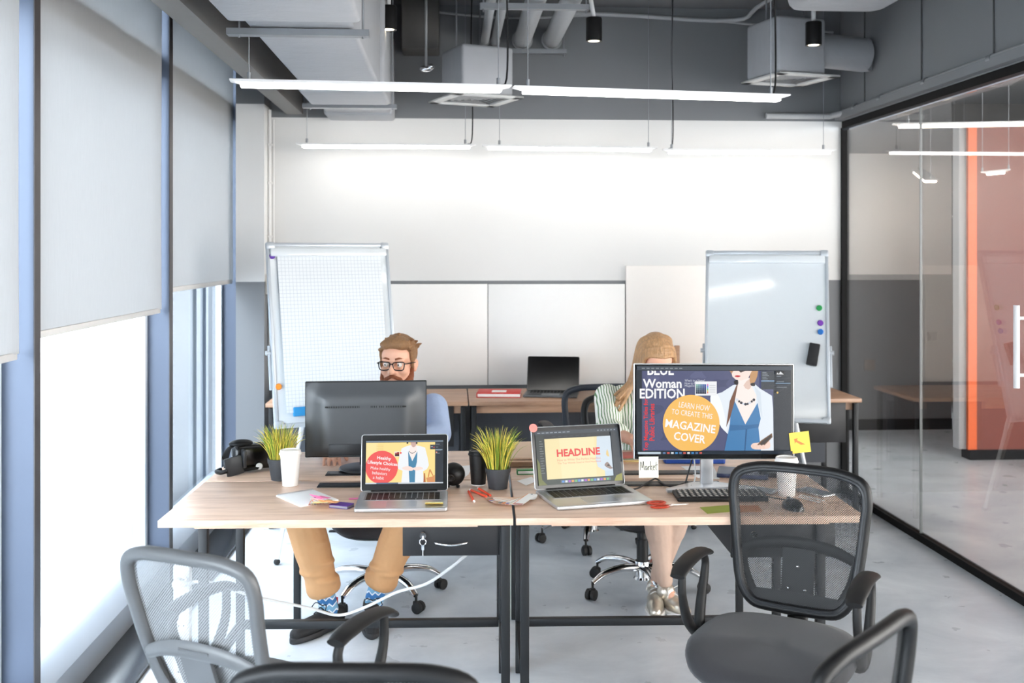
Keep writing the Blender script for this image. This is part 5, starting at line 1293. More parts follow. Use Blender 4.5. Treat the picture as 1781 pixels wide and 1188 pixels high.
q = onT(562, 883); note_pad('sticky_note', q + Vector((-0.01, 0.0, 0.0155)), math.radians(15), (0.05, 0.05), [CRM], 'cream sticky note under the pale orange one on the notepad', curl=0.008)
q = onT(594, 882); t = thing('pocket_book', 'small purple covered booklet beside the sticky notes', 'booklet', q, math.radians(-24))
mb = MB(); mb.rbox((0, 0, 0.010), (0.075, 0.05, 0.002), 0.003); mb.rbox((0, 0, 0.001), (0.075, 0.05, 0.002), 0.003); mb.build('cover', PUR, t)
mb = MB(); mb.box((0.001, 0, 0.0055), (0.071, 0.047, 0.007)); mb.build('pages', mat('grey_pages', (150, 148, 156), 0.8), t)
note_pad('sticky_note', onT(619, 868) + Vector((0, 0, 0.0)), 0.2, (0.05, 0.03), [PNK], 'pink sticky note peeking out from under the red circle laptop', curl=0.002)
def pen(a, b, m, label, capm):
    a, b = Vector(a), Vector(b); d = (b - a); L = d.length; rz = math.atan2(d.y, d.x)
    t_ = thing('marker_pen', label, 'pen', (a.x, a.y, TOP + 0.0005), rz, 'orange pens by the middle plant')
    mb = MB(); mb.cyl((0.01, 0, 0.0045), (L, 0, 0.0045), 0.0042, seg=12); mb.build('barrel', m, t_)
    mb = MB(); mb.tube([(0.0, 0, 0.0045), (0.003, 0, 0.0045), (0.011, 0, 0.0045)], [0.0025, 0.0044, 0.0044], 12); mb.build('tip', capm, t_)
REDP = mat('orange_red_pen', (232, 84, 52), 0.45)
pen(onT(825, 875), onT(815, 857), REDP, 'short orange pen nearest the left laptop, its white end toward the camera', PAPER); pen(onT(817, 854), onT(846, 866), REDP, 'orange pen in the middle of the three by the swatch fan', PAPER); pen(onT(831, 851), onT(853, 864), REDP, 'orange pen nearest the plant pot', PAPER)
# papers around
def paper(poly, label, m=PAPER, z=0.0012, name='paper_sheet', cat='paper'):
    P = [onT(*p) for p in poly]; c = sum(P, Vector()) / len(P)
    mb = MB(); pl = [((p - c).x, (p - c).y) for p in P]
    if sum(pl[i][0] * pl[(i + 1) % len(pl)][1] - pl[(i + 1) % len(pl)][0] * pl[i][1] for i in range(len(pl))) < 0: pl = pl[::-1]
    mb.prism(pl, 0.0003, z); o = mb.build(name, m); o.location = c; return tag(o, label, cat)
paper([(798, 812), (822, 809), (815, 826), (800, 836)], 'white sheet of paper between the ball camera and the black cup')
paper([(899, 837), (925, 830), (932, 838), (915, 845)], 'small white slip of paper behind the swatch fan')
# brown box of papers behind the HEADLINE laptop
q = onT(925, 812)
t = thing('kraft_envelope_stack', 'pale kraft envelopes leaning in a stack behind the HEADLINE laptop', 'envelopes', q, math.radians(3))
KR = mat('kraft_paper', (226, 198, 172), 0.75, var=0.04); GRN = mat('green_cover', (40, 140, 70), 0.5)
mb = MB(); mb.box((0, 0.06, 0.026), (0.23, 0.16, 0.006), RY(0.02)); mb.build('lower_envelope', KR, t)
mb = MB(); mb.box((0.0, 0.08, 0.04), (0.22, 0.17, 0.006), RX(0.22)); mb.build('upper_envelope', KR, t)
mb = MB(); mb.box((0.0, 0.07, 0.0125), (0.20, 0.15, 0.021)); mb.build('paper_block', mat('brown_pages', (150, 124, 100), 0.8), t)
t = thing('green_book', 'green covered book in front of the kraft envelopes', 'book', onT(925, 825), math.radians(2))
mb = MB(); mb.box((0, 0.01, 0.0015), (0.12, 0.035, 0.003)); mb.box((0, 0.01, 0.0165), (0.12, 0.035, 0.003)); mb.box((-0.0585, 0.01, 0.009), (0.003, 0.035, 0.018)); mb.build('cover', GRN, t)
mb = MB(); mb.box((0.001, 0.01, 0.009), (0.116, 0.033, 0.0115)); mb.build('pages', PAPER, t)
# heap of folders beside the woman's arm
q = onT(1108, 806)
for k, (nm, rgb, dx, rz, sx_, sy_, th_, lab) in enumerate((('paper_folder', (214, 176, 140), 0.0, 0.05, 0.13, 0.10, 0.005, 'tan folder at the bottom of the heap under the woman\'s arm'), ('paper_folder', (246, 226, 150), 0.004, -0.12, 0.12, 0.09, 0.004, 'pale yellow folder in the heap under the woman\'s arm'),
        ('paper_folder', (240, 208, 170), -0.004, 0.2, 0.12, 0.08, 0.004, 'peach folder in the heap under the woman\'s arm'), ('paper_folder', (120, 160, 130), -0.002, -0.05, 0.12, 0.09, 0.004, 'green folder in the heap under the woman\'s arm'), ('paper_folder', (190, 110, 100), -0.01, 0.06, 0.115, 0.085, 0.012, 'thick red brown folder on top of the heap under the woman\'s arm'))):
    zz_ = (0.0, 0.0055, 0.010, 0.0145, 0.019)[k]
    mb = MB(); mb.box((0, 0, th_ / 2), (sx_, sy_, th_), bevel=0.0008); o = mb.build(nm, flatc('folder_%d_%d_%d' % rgb, rgb)); o.location = (q.x + dx - 0.01, q.y + 0.05, TOP + zz_ + 0.0003); o.rotation_euler = (0, 0, rz); tag(o, lab, 'folder', 'folders in a heap')
q = atY(1106, 790, onT(1104, 800).y); mb = MB(); mb.box((0, 0, 0.035), (0.004, 0.05, 0.075), RY(-0.25), bevel=0.001); o = mb.build('card_tent', flatc('salmon_card', (236, 190, 160))); o.location = (q.x - 0.006, q.y - 0.012, TOP + 0.001); tag(o, 'salmon coloured card standing upright at the edge of the wide monitor', 'card')
# folders and papers behind the wide monitor
q = onT(1215, 812); t = thing('blue_binder', 'bright blue binder lying behind the wide monitor', 'binder', (q.x, q.y + 0.075, TOP + 0.0005), math.radians(-4))
mb = MB(); mb.rbox((0, 0.03, 0.013), (0.26, 0.10, 0.026), 0.012, 0.006); mb.build('cover', flatc('royal_blue', (24, 66, 150), 0.4), t)
q = onT(1283, 828); t = thing('navy_folder', 'navy blue folder lying behind the black chair back', 'folder', q, math.radians(-18))
mb = MB(); mb.rbox((0.02, 0.02, 0.009), (0.20, 0.15, 0.016), 0.008, 0.003); mb.build('cover', flatc('navy', (38, 50, 84), 0.35), t)
paper([(1185, 812), (1240, 810), (1252, 834), (1214, 832)], 'white sheet with a blue chart behind the monitor stand')
mb = MB()
cq = onT(1214, 823)
for k in range(3): mb.tube([(0.016 * math.cos(a) - 0.02 + k * 0.018, 0.022 * math.sin(a), 0.0016) for a in [PI * j / 10 * (1.3 if k == 2 else 1) for j in range(11)]], 0.0022, 6)
o = mb.build('printed_chart', flatc('chart_blue', (70, 130, 160))); o.location = cq; tag(o, 'blue chart printed on the white sheet behind the monitor stand', 'chart')
# keyboard, mouse, cables
k0, k1 = onT(1182, 868), onT(1322, 868); kb_ = onT(1188, 868); 
t = thing('keyboard', 'black keyboard with pale edged keys in front of the wide monitor', 'keyboard', onT(1252, 867), math.radians(-2))
KW = 0.33; mb = MB(); mb.rbox((0, 0, 0.0105), (KW, 0.115, 0.014), 0.008, 0.003, RX(0.04)); mb.build('case', BLK, t)
mb = MB()
for r in range(5):
    for k in range(15): mb.box((-KW / 2 + 0.020 + k * 0.0207, -0.042 + r * 0.021, 0.0195), (0.0175, 0.0175, 0.004), RX(0.04), bevel=0.0015, seg=1, mi=0); mb.box((-KW / 2 + 0.020 + k * 0.0207, -0.042 + r * 0.021, 0.0217), (0.008, 0.010, 0.0006), RX(0.04), mi=1)
mb.build('keys', [DGREY, mat('key_print', (196, 190, 180), 0.6)], t)
t = thing('computer_mouse', 'black mouse seen through the chair netting', 'mouse', onT(1378, 884), math.radians(8))
b = bmesh.new(); bmesh.ops.create_uvsphere(b, u_segments=24, v_segments=16, radius=1)
for v in b.verts: v.co = Vector((v.co.x * 0.033 * (1 - 0.12 * v.co.y), v.co.y * 0.056, max(0, v.co.z) * 0.036 * (1 - 0.15 * v.co.y)))
mb = MB(); mb.merge(b); mb.build('shell', BLKG, t)
mb = MB(); mb.tube([(0, 0.034 + 0.0, 0.024 + 0.009 * math.sin(a)) for a in (0, 0.5)] , 0.001, 6); mb.cyl((-0.004, 0.030, 0.0265), (0.004, 0.030, 0.0265), 0.007, seg=14); mb.build('wheel', DGREY, t)
def cable(name, pts, r, m, label, sub=6):
    mb = MB(); mb.tube(pts, r, 8, sub=sub); return tag(mb.build(name, m), label, 'cable')
zc = TOP + 0.0085
tt = lambda px, py, z=zc: onT(px, py, z)
cable('mouse_cable', [tt(1372, 870), tt(1345, 866), tt(1318, 858), tt(1300, 846)], 0.0022, BLK, 'thin mouse cable behind the chair netting')
cable('laptop_charger_cable', [tt(1098, 852), tt(1112, 848), tt(1132, 836), tt(1142, 833), tt(1156, 843), tt(1172, 846), tt(1196, 838)], 0.0032, BLK, 'black charger cable leaving the HEADLINE laptop')
mq = Vector((q0.x, q0.y, 0))
cable('monitor_cable', [mq + Vector((-0.055, 0.03, zb_ - 0.003)), mq + Vector((-0.058, 0.035, zb_ - 0.02)), mq + Vector((-0.075, 0.04, TOP + 0.03)), mq + Vector((-0.085, 0.02, TOP + 0.008)), mq + Vector((-0.065, -0.005, TOP + 0.0175))], 0.003, BLK, 'black cable hanging from the back of the wide monitor')
cable('monitor_cable', [mq + Vector((-0.045, 0.05, zb_ - 0.003)), mq + Vector((-0.04, 0.055, zb_ - 0.02)), mq + Vector((-0.036, 0.06, TOP + 0.04)), mq + Vector((-0.045, 0.06, TOP + 0.004)), mq + Vector((-0.05, 0.055, TOP + 0.003))], 0.0028, WHITE, 'white cable hanging from the back of the wide monitor')
cable('monitor_cable', [mq + Vector((0.03, 0.07, TOP + 0.004)), mq + Vector((0.08, 0.075, TOP + 0.004)), mq + Vector((0.125, 0.06, TOP + 0.004)), mq + Vector((0.15, 0.02, TOP + 0.004))], 0.0028, BLK, 'black cable lying on the desk behind the monitor stand')
# scissors
sq = onT(1160, 881); t = thing('scissors', 'red handled scissors lying on the desk beside the HEADLINE laptop', 'scissors', sq, math.radians(6))
SR = mat('red_handle', (176, 52, 24), 0.3)
for s_, lab in ((1, 0), (-1, 1)):
    mb = MB(); mb.tube([(-0.032 + 0.032 * math.cos(a), s_ * 0.020 + 0.0165 * math.sin(a), 0.006 + 0.002 * s_ + 0.002) for a in [2 * PI * k / 20 for k in range(20)]] if True else [], 0.0038, 8, closed=True)
    mb.build('handle', SR, t)
    mb = MB(); mb.prism([(0.0, s_ * 0.004), (0.02, s_ * 0.003), (0.078, -s_ * 0.0015), (0.02, -s_ * 0.003), (0.0, -s_ * 0.002)][::s_], 0.004 + 0.0012 * s_, 0.0056 + 0.0012 * s_); mb.build('blade', CHROME, t)
mb = MB(); mb.lathe([(0, 0.0085), (0.003, 0.0085), (0.003, 0.002), (0, 0.002)], 12, TR(0.018, 0, 0)); mb.build('pivot', CHROME, t)
paper([(1217, 883), (1270, 879), (1278, 890), (1230, 894)], 'olive green paper square at the desk edge in front of the keyboard', OLV, name='colour_card', cat='card'); paper([(1272, 880), (1318, 880), (1326, 890), (1280, 892)], 'terracotta paper square half behind the chair frame', ORB, name='colour_card', cat='card')
# phones and strips seen through the chair
def phone(px, py, rz, label):
    t_ = thing('smartphone', label, 'phone', onT(px, py), rz)
    mb = MB(); mb.rbox((0, 0, 0.004), (0.068, 0.138, 0.008), 0.009, 0.003); mb.build('body', ALU, t_)
    mb = MB(); mb.rbox((0, 0, 0.0083), (0.062, 0.118, 0.0008), 0.004); mb.build('screen', mat('phone_glass', (60, 66, 72), 0.1), t_)
phone(1318, 854, math.radians(52), 'grey smartphone beside the cup behind the chair netting'); phone(1418, 858, math.radians(28), 'pale smartphone near the desk end behind the chair netting')
for k, (a_, b_, lab) in enumerate((((1290, 846), (1330, 849), 'white paper strip beside the cup behind the chair netting'), ((1392, 862), (1432, 872), 'white paper strip next to the mouse'), ((1388, 866), (1425, 876), 'second white paper strip nearest the mouse'))):
    A_, B_ = onT(*a_), onT(*b_); d = B_ - A_; mb = MB(); mb.box((0, 0, 0.0012), (d.length, 0.014, 0.002)); o = mb.build('paper_strip', PAPER); o.location = (A_ + B_) / 2 + Vector((0, 0, 0.0002 + 0.0022 * (k == 2))); o.rotation_euler = (0, 0, math.atan2(d.y, d.x)); tag(o, lab, 'paper strip')
t = thing('black_case', 'soft black case on the far desk behind the chair netting', 'case', onT(1326, 832) + Vector((0.05, 0.01, 0)), math.radians(-10)); mb = MB(); mb.rbox((0, 0.02, 0.017), (0.11, 0.07, 0.034), 0.02, 0.01); mb.build('pouch', BLK, t)
mb = MB(); mb.tube([(-0.04, -0.012, 0.020), (0, -0.016, 0.022), (0.04, -0.012, 0.020)], 0.0018, 6, sub=4); mb.build('zip', STEEL, t)
# red book on the back desk
rb_ = [atZ(826, 689, TOP), atZ(873, 690, TOP)]; q = atZ(868, 687, TOP)
t = thing('red_book', 'red book with white label on the back desk', 'book', (q.x, 6.47, TOP), math.radians(-6))
RED = flatc('red_cover', (206, 44, 36), 0.5)
mb = MB(); mb.box((0, 0, 0.0025), (0.27, 0.20, 0.005), bevel=0.001); mb.box((0, 0, 0.0265), (0.27, 0.20, 0.005), bevel=0.001); mb.box((-0.1325, 0, 0.0145), (0.005, 0.20, 0.02)); mb.build('cover', RED, t)
mb = MB(); mb.box((0.002, 0, 0.0145), (0.262, 0.193, 0.018)); mb.build('pages', PAPER, t)
mb = MB(); mb.box((0, -0.01, 0.0293), (0.09, 0.09, 0.0006)); mb.build('label_patch', PAPER, t)
# ------------------------------------------------------------------ people
SKIN = mat('skin', (222, 170, 144), 0.55, var=0.04, scale=12)
def bones(mb, L, grow=0.0):
    for a, ra, b, rb in L: mb.capsule(a, ra + grow, b, rb + grow)
def V(*a): return Vector(a)
def head_bones(mb, M, child=False, female=False):
    """face towards -y in M's frame, origin at the head's centre"""
    k = 0.95 if female else 1.0
    def e(c, r): mb.ell(M @ (V(*c) * k), (1, 1, 1), seg=20, rot=M.to_3x3() @ Matrix.Diagonal(V(*r) * k))
    e((0, 0.018, 0.028), (0.076, 0.094, 0.092)); e((0, -0.012, -0.035), (0.064, 0.074, 0.074)); e((0, -0.045, -0.082), (0.040, 0.036, 0.032)); e((0, -0.03, 0.045), (0.066, 0.055, 0.052))
    for s_ in (-1, 1):
        e((s_ * 0.038, -0.058, -0.018), (0.026, 0.024, 0.026)); e((s_ * 0.030, -0.074, 0.032), (0.026, 0.012, 0.010))
        e((s_ * 0.077, 0.012, -0.005), (0.010, 0.020, 0.031)); e((s_ * 0.084, 0.018, 0.004), (0.008, 0.014, 0.020))
    mb.capsule(M @ (V(0, -0.082, 0.022) * k), 0.009 * k, M @ (V(0, -0.104, -0.018) * k), 0.0135 * k)
    for s_ in (-1, 1): e((s_ * 0.012, -0.092, -0.020), (0.010, 0.011, 0.008))
    mb.capsule(M @ (V(-0.018, -0.082, -0.053) * k), 0.007, M @ (V(0.018, -0.082, -0.053) * k), 0.007); mb.capsule(M @ (V(-0.013, -0.081, -0.064) * k), 0.008, M @ (V(0.013, -0.081, -0.064) * k), 0.008)
def hand_bones(mb, wrist, fwd, up, side, curl=0.35, s=1.0, thumb=1):
    """palm then five unequal fingers; fwd: along the hand, up: back of the hand, side: towards the thumb"""
    fwd, up, side = [Vector(v).normalized() for v in (fwd, up, side)]
    for o_ in (-0.028, -0.010, 0.010, 0.028): mb.capsule(wrist + side * o_ * 0.6 * s, 0.016 * s, wrist + fwd * 0.085 * s + side * o_ * s, 0.0115 * s)
    for o_, L_, rr in ((0.030, 0.070, 0.0085), (0.010, 0.080, 0.0088), (-0.010, 0.074, 0.0084), (-0.029, 0.058, 0.0076)):
        p = wrist + fwd * 0.088 * s + side * o_ * s; d = fwd + side * o_ * 3; d.normalize(); a = curl * 0.5
        for seg_, fr in ((0.45, 1.0), (0.30, 0.92), (0.25, 0.85)):
            q = p + (d * math.cos(a) - up * math.sin(a)) * L_ * seg_ * s; mb.capsule(p, rr * fr * s, q, rr * fr * 0.94 * s); p = q; a += curl
    p = wrist + fwd * 0.025 * s + side * 0.026 * s; q = p + (fwd * 0.6 + side * 0.75 - up * 0.2).normalized() * 0.045 * s; mb.capsule(p, 0.014 * s, q, 0.0105 * s); r_ = q + (fwd * 0.9 + side * 0.25 - up * 0.3).normalized() * 0.034 * s; mb.capsule(q, 0.0102 * s, r_, 0.0085 * s)

# ---- the bearded man
base = V(-0.33, 4.95, 0)
man = thing('person', 'bearded man with glasses, light blue shirt and tan trousers sitting behind the black monitor', 'person', base)
hd = atY(692, 634, 4.76)
HM = TR(hd) @ RZ(math.radians(-14)) @ RX(math.radians(3))
hip = V(-0.33, 4.98, 0.555); waist = V(-0.32, 4.96, 0.70); chest = V(-0.28, 4.90, 0.86); neck = V(-0.25, 4.85, 0.985)
shR, shL = V(-0.445, 4.89, 0.915), V(-0.085, 4.885, 0.915)
elR, elL = V(-0.56, 4.73, 0.822), V(-0.055, 4.74, 0.818)
wrR, wrL = V(-0.525, 4.535, 0.792), V(-0.26, 4.53, 0.792)
kneeR, kneeL = atY(523, 893, 4.50), atY(715, 893, 4.52); kneeR.z = kneeL.z = 0.545
anR, anL = atY(574, 1062, 4.60), atY(648, 1046, 4.66)
hipR, hipL = hip + V(-0.09, 0, 0), hip + V(0.09, 0, 0)
torso = [(hip, 0.125, waist, 0.120), (waist, 0.120, chest, 0.128), (chest + V(-0.06, 0, 0), 0.105, chest + V(0.06, 0, 0), 0.105), (chest + V(-0.10, 0, 0.035), 0.07, chest + V(0.10, 0, 0.035), 0.07), (chest + V(0, -0.01, 0.06), 0.085, neck, 0.058)]
armR = [(shR, 0.058, elR, 0.044), (elR, 0.043, wrR, 0.029)]; armL = [(shL, 0.058, elL, 0.044), (elL, 0.043, wrL, 0.029)]
legR = [(hipR, 0.088, kneeR, 0.062), (kneeR, 0.060, kneeR.lerp(anR, 0.4), 0.052), (kneeR.lerp(anR, 0.4), 0.052, anR, 0.034)]; legL = [(hipL, 0.088, kneeL, 0.062), (kneeL, 0.060, kneeL.lerp(anL, 0.4), 0.052), (kneeL.lerp(anL, 0.4), 0.052, anL, 0.034)]
toeR, toeL = atZ(512, 1106, 0.032), atZ(647, 1098, 0.032)
heelR, heelL = V(anR.x + 0.035, anR.y + 0.035, 0.035), V(anL.x, anL.y + 0.045, 0.035)
mb = MB(); bones(mb, [(a, ra - 0.012, b, rb - 0.012) for a, ra, b, rb in torso[:4]]); bones(mb, [(chest, 0.08, neck, 0.052), (neck, 0.056, hd + V(0.0, 0.02, -0.04), 0.056)]); bones(mb, [(a, ra - 0.010, b, rb - (0.010 if rb > 0.03 else 0.001)) for a, ra, b, rb in armR + armL]); bones(mb, [(a, ra - 0.012, b, rb - 0.006) for a, ra, b, rb in legR + legL])
bones(mb, [(anR, 0.03, toeR.lerp(heelR, 0.3), 0.022), (anR, 0.03, heelR, 0.024), (anL, 0.03, toeL.lerp(heelL, 0.3), 0.022), (anL, 0.03, heelL, 0.024)])
head_bones(mb, HM); hand_bones(mb, wrR, V(0.16, -1, -0.16), V(0, 0.1, 1), V(1, 0.1, 0), 0.30); hand_bones(mb, wrL, V(0.25, -1, -0.10), V(0, 0.1, 1), V(-1, -0.2, 0), 0.3)
body = skin_obj('body', mb, SKIN, man, 0.0048, 5)
SHIRT = mat('light_blue_shirt', (172, 192, 226), 0.8, var=0.07, scale=14, bump=0.5, bscale=22)
mb = MB(); bones(mb, torso, 0.012); bones(mb, [(a, ra, b, rb) for a, ra, b, rb in armR + armL], 0.013); skin_obj('shirt', mb, SHIRT, man, 0.007, 8)
mb = MB(); mb.tube([neck + V(0.064 * math.cos(a), 0.058 * math.sin(a) + 0.0, 0.024 + 0.018 * math.sin(a)) for a in [2 * PI * k / 20 for k in range(20)]], 0.014, 8, closed=True, flat=1.6); mb.build('collar', SHIRT, man, TR(-base))
TROU = mat('tan_chino', (190, 144, 100), 0.85, var=0.08, scale=12, bump=0.6, bscale=18)
mb = MB(); bones(mb, [(hip, 0.13, hip + V(0, 0, 0.06), 0.13)] ); 
for L_, an in ((legR, anR), (legL, anL)):
    kn = L_[0][2]; cu = kn.lerp(an, 0.72)
    bones(mb, [(L_[0][0], 0.102, kn, 0.082), (kn, 0.082, kn.lerp(an, 0.4), 0.080), (kn.lerp(an, 0.4), 0.080, cu, 0.066)])
    for f_, o_ in ((0.50, 0.012), (0.60, -0.010), (0.67, 0.012), (0.3, 0.01)):
        c = kn.lerp(an, f_); mb.ell(c + V(o_, -0.010, 0), (0.074, 0.069, 0.026))
    mb.tube([cu + V(0.0, 0, 0.028), cu + V(0, 0, 0.02), cu + (an - kn).normalized() * 0.03, cu + (an - kn).normalized() * 0.045], [0.068, 0.076, 0.077, 0.070], 18)
skin_obj('trousers', mb, TROU, man, 0.0065, 4)
for nm, kn, an in (('R', kneeR, anR), ('L', kneeL, anL)):
    mb = MB(); d = (an - kn).normalized(); mb.tube([an - d * 0.16, an - d * 0.05, an + V(0, 0, -0.02)], [0.043, 0.041, 0.043], 18); mb.build('sock', zigzag_mat('zigzag_sock', [(60, 118, 176), (226, 234, 242), (122, 172, 206)]) if 'zigzag_sock' not in MATS else MATS['zigzag_sock'], man, TR(-base))
SHOE = mat('black_knit_shoe', (28, 28, 30), 0.75, var=0.2, scale=120, bump=0.3, bscale=300)
def shoe(parent, an, heel, toe, material, solem, lacem, off, w=0.046, tab=None, voxel=0.0045, lace_n=5):
    f = (toe - heel); f.z = 0; L = f.length; f.normalize(); sd = V(-f.y, f.x, 0)
    mb = MB()
    h0 = V(heel.x, heel.y, 0)
    def P(l, s_, z): return h0 + f * (l * L) + sd * s_ + V(0, 0, z)
    bones(mb, [(P(0.0, 0, 0.045), w * 0.72, P(0.35, 0, 0.048), w * 0.82), (P(0.35, 0.0, 0.046), w * 0.84, P(0.72, 0, 0.042), w * 0.86), (P(0.72, 0.0, 0.040), w * 0.84, P(0.96, 0, 0.034), w * 0.62), (P(0.02, 0, 0.05), w * 0.78, an + V(0, 0, -0.012), w * 0.96), (P(0.5, 0, 0.055), w * 0.6, an - V(0, 0, 0.005), w * 0.7)])
    o = skin_obj('shoe', mb, material, parent, voxel, 4)
    mb = MB(); ol = []
    for k in range(28):
        a = 2 * PI * k / 28; l = 0.48 + 0.60 * math.cos(a); s_ = (w * 1.0) * math.sin(a) * (1.08 if l > 0.5 else 0.92); q = P(l, s_, 0) - parent.location; ol.append((q.x, q.y))
    ar = sum(ol[i][0] * ol[(i + 1) % 28][1] - ol[(i + 1) % 28][0] * ol[i][1] for i in range(28))
    mb.prism(ol if ar > 0 else ol[::-1], 0.0015, 0.026, bevel=0.005); mb.build('sole', solem, o)
    mb = MB()
    for k in range(lace_n):
        l = 0.40 + 0.085 * k; z = 0.100 - 0.011 * k
        mb.tube([P(l, -w * 0.5, z - 0.012) - parent.location, P(l + 0.02, 0, z + 0.003) - parent.location, P(l, w * 0.5, z - 0.012) - parent.location], 0.0028, 6, sub=4)
    c = P(0.38, 0, 0.108)
    for s_ in (-1, 1): mb.tube([c - parent.location, c + sd * s_ * 0.03 + f * 0.01 + V(0, 0, 0.012) - parent.location, c + sd * s_ * 0.042 + f * 0.03 - V(0, 0, 0.012) - parent.location], 0.0022, 6, sub=4)
    mb.build('laces', lacem, o)
    if tab:
        mb = MB(); q = an - f * w * 0.95 + V(0, 0, 0.03) - parent.location; mb.box(q, (0.012, 0.006, 0.035), bevel=0.002); mb.build('pull_tab', tab, o)
    return o
SOLE = mat('black_sole', (34, 34, 36), 0.6)
shoe(man, anR, heelR, toeR, SHOE, SOLE, BLK, 0, tab=flatc('red_tab', (214, 40, 44))); shoe(man, anL, heelL, toeL, SHOE, SOLE, BLK, 0, tab=flatc('red_tab', (214, 40, 44)))
# hair, beard, glasses, eyes
HAIR = mat('brown_hair', (142, 104, 68), 0.55, var=0.4, scale=60, stretch=(3, 0.6, 2), bump=0.6, bscale=160); BEARD = mat('red_brown_beard', (134, 74, 42), 0.65, var=0.45, scale=120, bump=0.7, bscale=260)
def hl(mb, M, c, r, seg=20): mb.ell(M @ V(*c), (1, 1, 1), seg=seg, rot=M.to_3x3() @ Matrix.Diagonal(V(*r)))
mb = MB(); hl(mb, HM, (0, 0.030, 0.052), (0.083, 0.094, 0.088)); hl(mb, HM, (0.0, -0.022, 0.102), (0.062, 0.058, 0.034)); hl(mb, HM, (0.028, -0.04, 0.098), (0.042, 0.040, 0.028)); hl(mb, HM, (-0.03, -0.035, 0.096), (0.040, 0.038, 0.026)); hl(mb, HM, (0, 0.062, 0.0), (0.070, 0.055, 0.075))
for s_ in (-1, 1): hl(mb, HM, (s_ * 0.072, 0.0, 0.048), (0.012, 0.034, 0.040)); hl(mb, HM, (s_ * 0.074, -0.014, 0.010), (0.007, 0.012, 0.026))
rnd = random.Random(4)
for k in range(34):
    a = rnd.uniform(-0.95, 0.95) * PI / 2; y = rnd.uniform(-0.05, 0.09); c = V(0.078 * math.sin(a), y, 0.055 + 0.083 * math.cos(a) * math.sqrt(max(0.1, 1 - ((y - 0.02) / 0.105) ** 2)))
    mb.capsule(HM @ c, 0.009, HM @ (c + V(0.022 * rnd.uniform(-0.2, 1), -0.012 + rnd.uniform(-0.01, 0.02), 0.006)), 0.004)
skin_obj('hair', mb, HAIR, man, 0.0035, 3)
mb = MB()
for t_ in [k / 16 for k in range(17)]:
    a = PI * (0.02 + 0.96 * t_); c = V(0.064 * math.cos(a), -0.012 - 0.062 * math.sin(a), -0.045 - 0.050 * math.sin(a)); mb.capsule(HM @ c, 0.016, HM @ (c + V(0, -0.006 * math.sin(a), -0.020)), 0.014)
for s_ in (-1, 1):
    mb.capsule(HM @ V(s_ * 0.071, -0.006, -0.005), 0.008, HM @ V(s_ * 0.066, -0.014, -0.05), 0.014); mb.capsule(HM @ V(s_ * 0.004, -0.095, -0.039), 0.008, HM @ V(s_ * 0.034, -0.076, -0.056), 0.010); mb.capsule(HM @ V(s_ * 0.034, -0.076, -0.056), 0.010, HM @ V(s_ * 0.036, -0.066, -0.08), 0.014)
hl(mb, HM, (0, -0.078, -0.094), (0.034, 0.020, 0.030)); hl(mb, HM, (0, -0.07, -0.115), (0.036, 0.026, 0.022))
for k in range(90):
    a = rnd.uniform(0.1, PI - 0.1); c = V(0.066 * math.cos(a), -0.014 - 0.068 * math.sin(a), -0.055 - 0.045 * math.sin(a) + rnd.uniform(-0.03, 0.02)); mb.capsule(HM @ c, 0.0065, HM @ (c + V(0.004 * math.cos(a), -0.008 * math.sin(a), -0.012)), 0.003)
skin_obj('beard', mb, BEARD, man, 0.0032, 2)
for s_ in (-1, 1):
    c = HM @ V(s_ * 0.031, -0.0745, 0.012); mb = MB(); mb.ell(c - base, (0.0125,) * 3, seg=20, mi=0); mb.ell(HM @ V(s_ * 0.031 - 0.002, -0.0835, 0.0115) - base, (0.0052, 0.0042, 0.0052), seg=14, mi=1); mb.build('eye', [mat('eye_white', (236, 230, 226), 0.25), mat('iris_grey', (70, 80, 84), 0.2)], man)
    mb = MB(); mb.tube([HM @ V(s_ * 0.014, -0.084, 0.036) - base, HM @ V(s_ * 0.032, -0.083, 0.041) - base, HM @ V(s_ * 0.05, -0.070, 0.036) - base], [0.004, 0.0045, 0.002], 8, sub=4); mb.build('eyebrow', BEARD, man)
mb = MB(); GF = mat('black_glasses_frame', (22, 24, 28), 0.25)
for s_ in (-1, 1):
    ring = [HM @ V(s_ * (0.033 + x), -0.099 + 0.12 * abs(x) * (0.5 if x * s_ > 0 else 0.2), 0.008 + z) - base for x, z in [(-0.024, 0.014), (0, 0.018), (0.024, 0.017), (0.026, 0.002), (0.020, -0.016), (0, -0.019), (-0.020, -0.015), (-0.025, 0.0)]]
    mb.tube(ring, 0.0026, 8, closed=True, sub=4)
    mb.tube([HM @ V(s_ * 0.058, -0.094, 0.018) - base, HM @ V(s_ * 0.072, -0.080, 0.018) - base, HM @ V(s_ * 0.080, -0.02, 0.014) - base, HM @ V(s_ * 0.083, 0.015, 0.010) - base], 0.0024, 8, sub=4)
mb.tube([HM @ V(-0.009, -0.099, 0.014) - base, HM @ V(0, -0.103, 0.018) - base, HM @ V(0.009, -0.099, 0.014) - base], 0.0026, 8, sub=4)
gl = mb.build('glasses', GF, man)
for s_ in (-1, 1):
    mb = MB(); mb.face([HM @ V(s_ * (0.033 + x), -0.098, 0.008 + z) - base for x, z in [(-0.022, 0.012), (0.022, 0.015), (0.024, 0), (0.018, -0.015), (-0.018, -0.014), (-0.023, 0)][::s_]]); mb.build('lens', glass_mat('spectacle_lens', (0.97, 0.99, 0.97), 1.5, 1.2), gl)

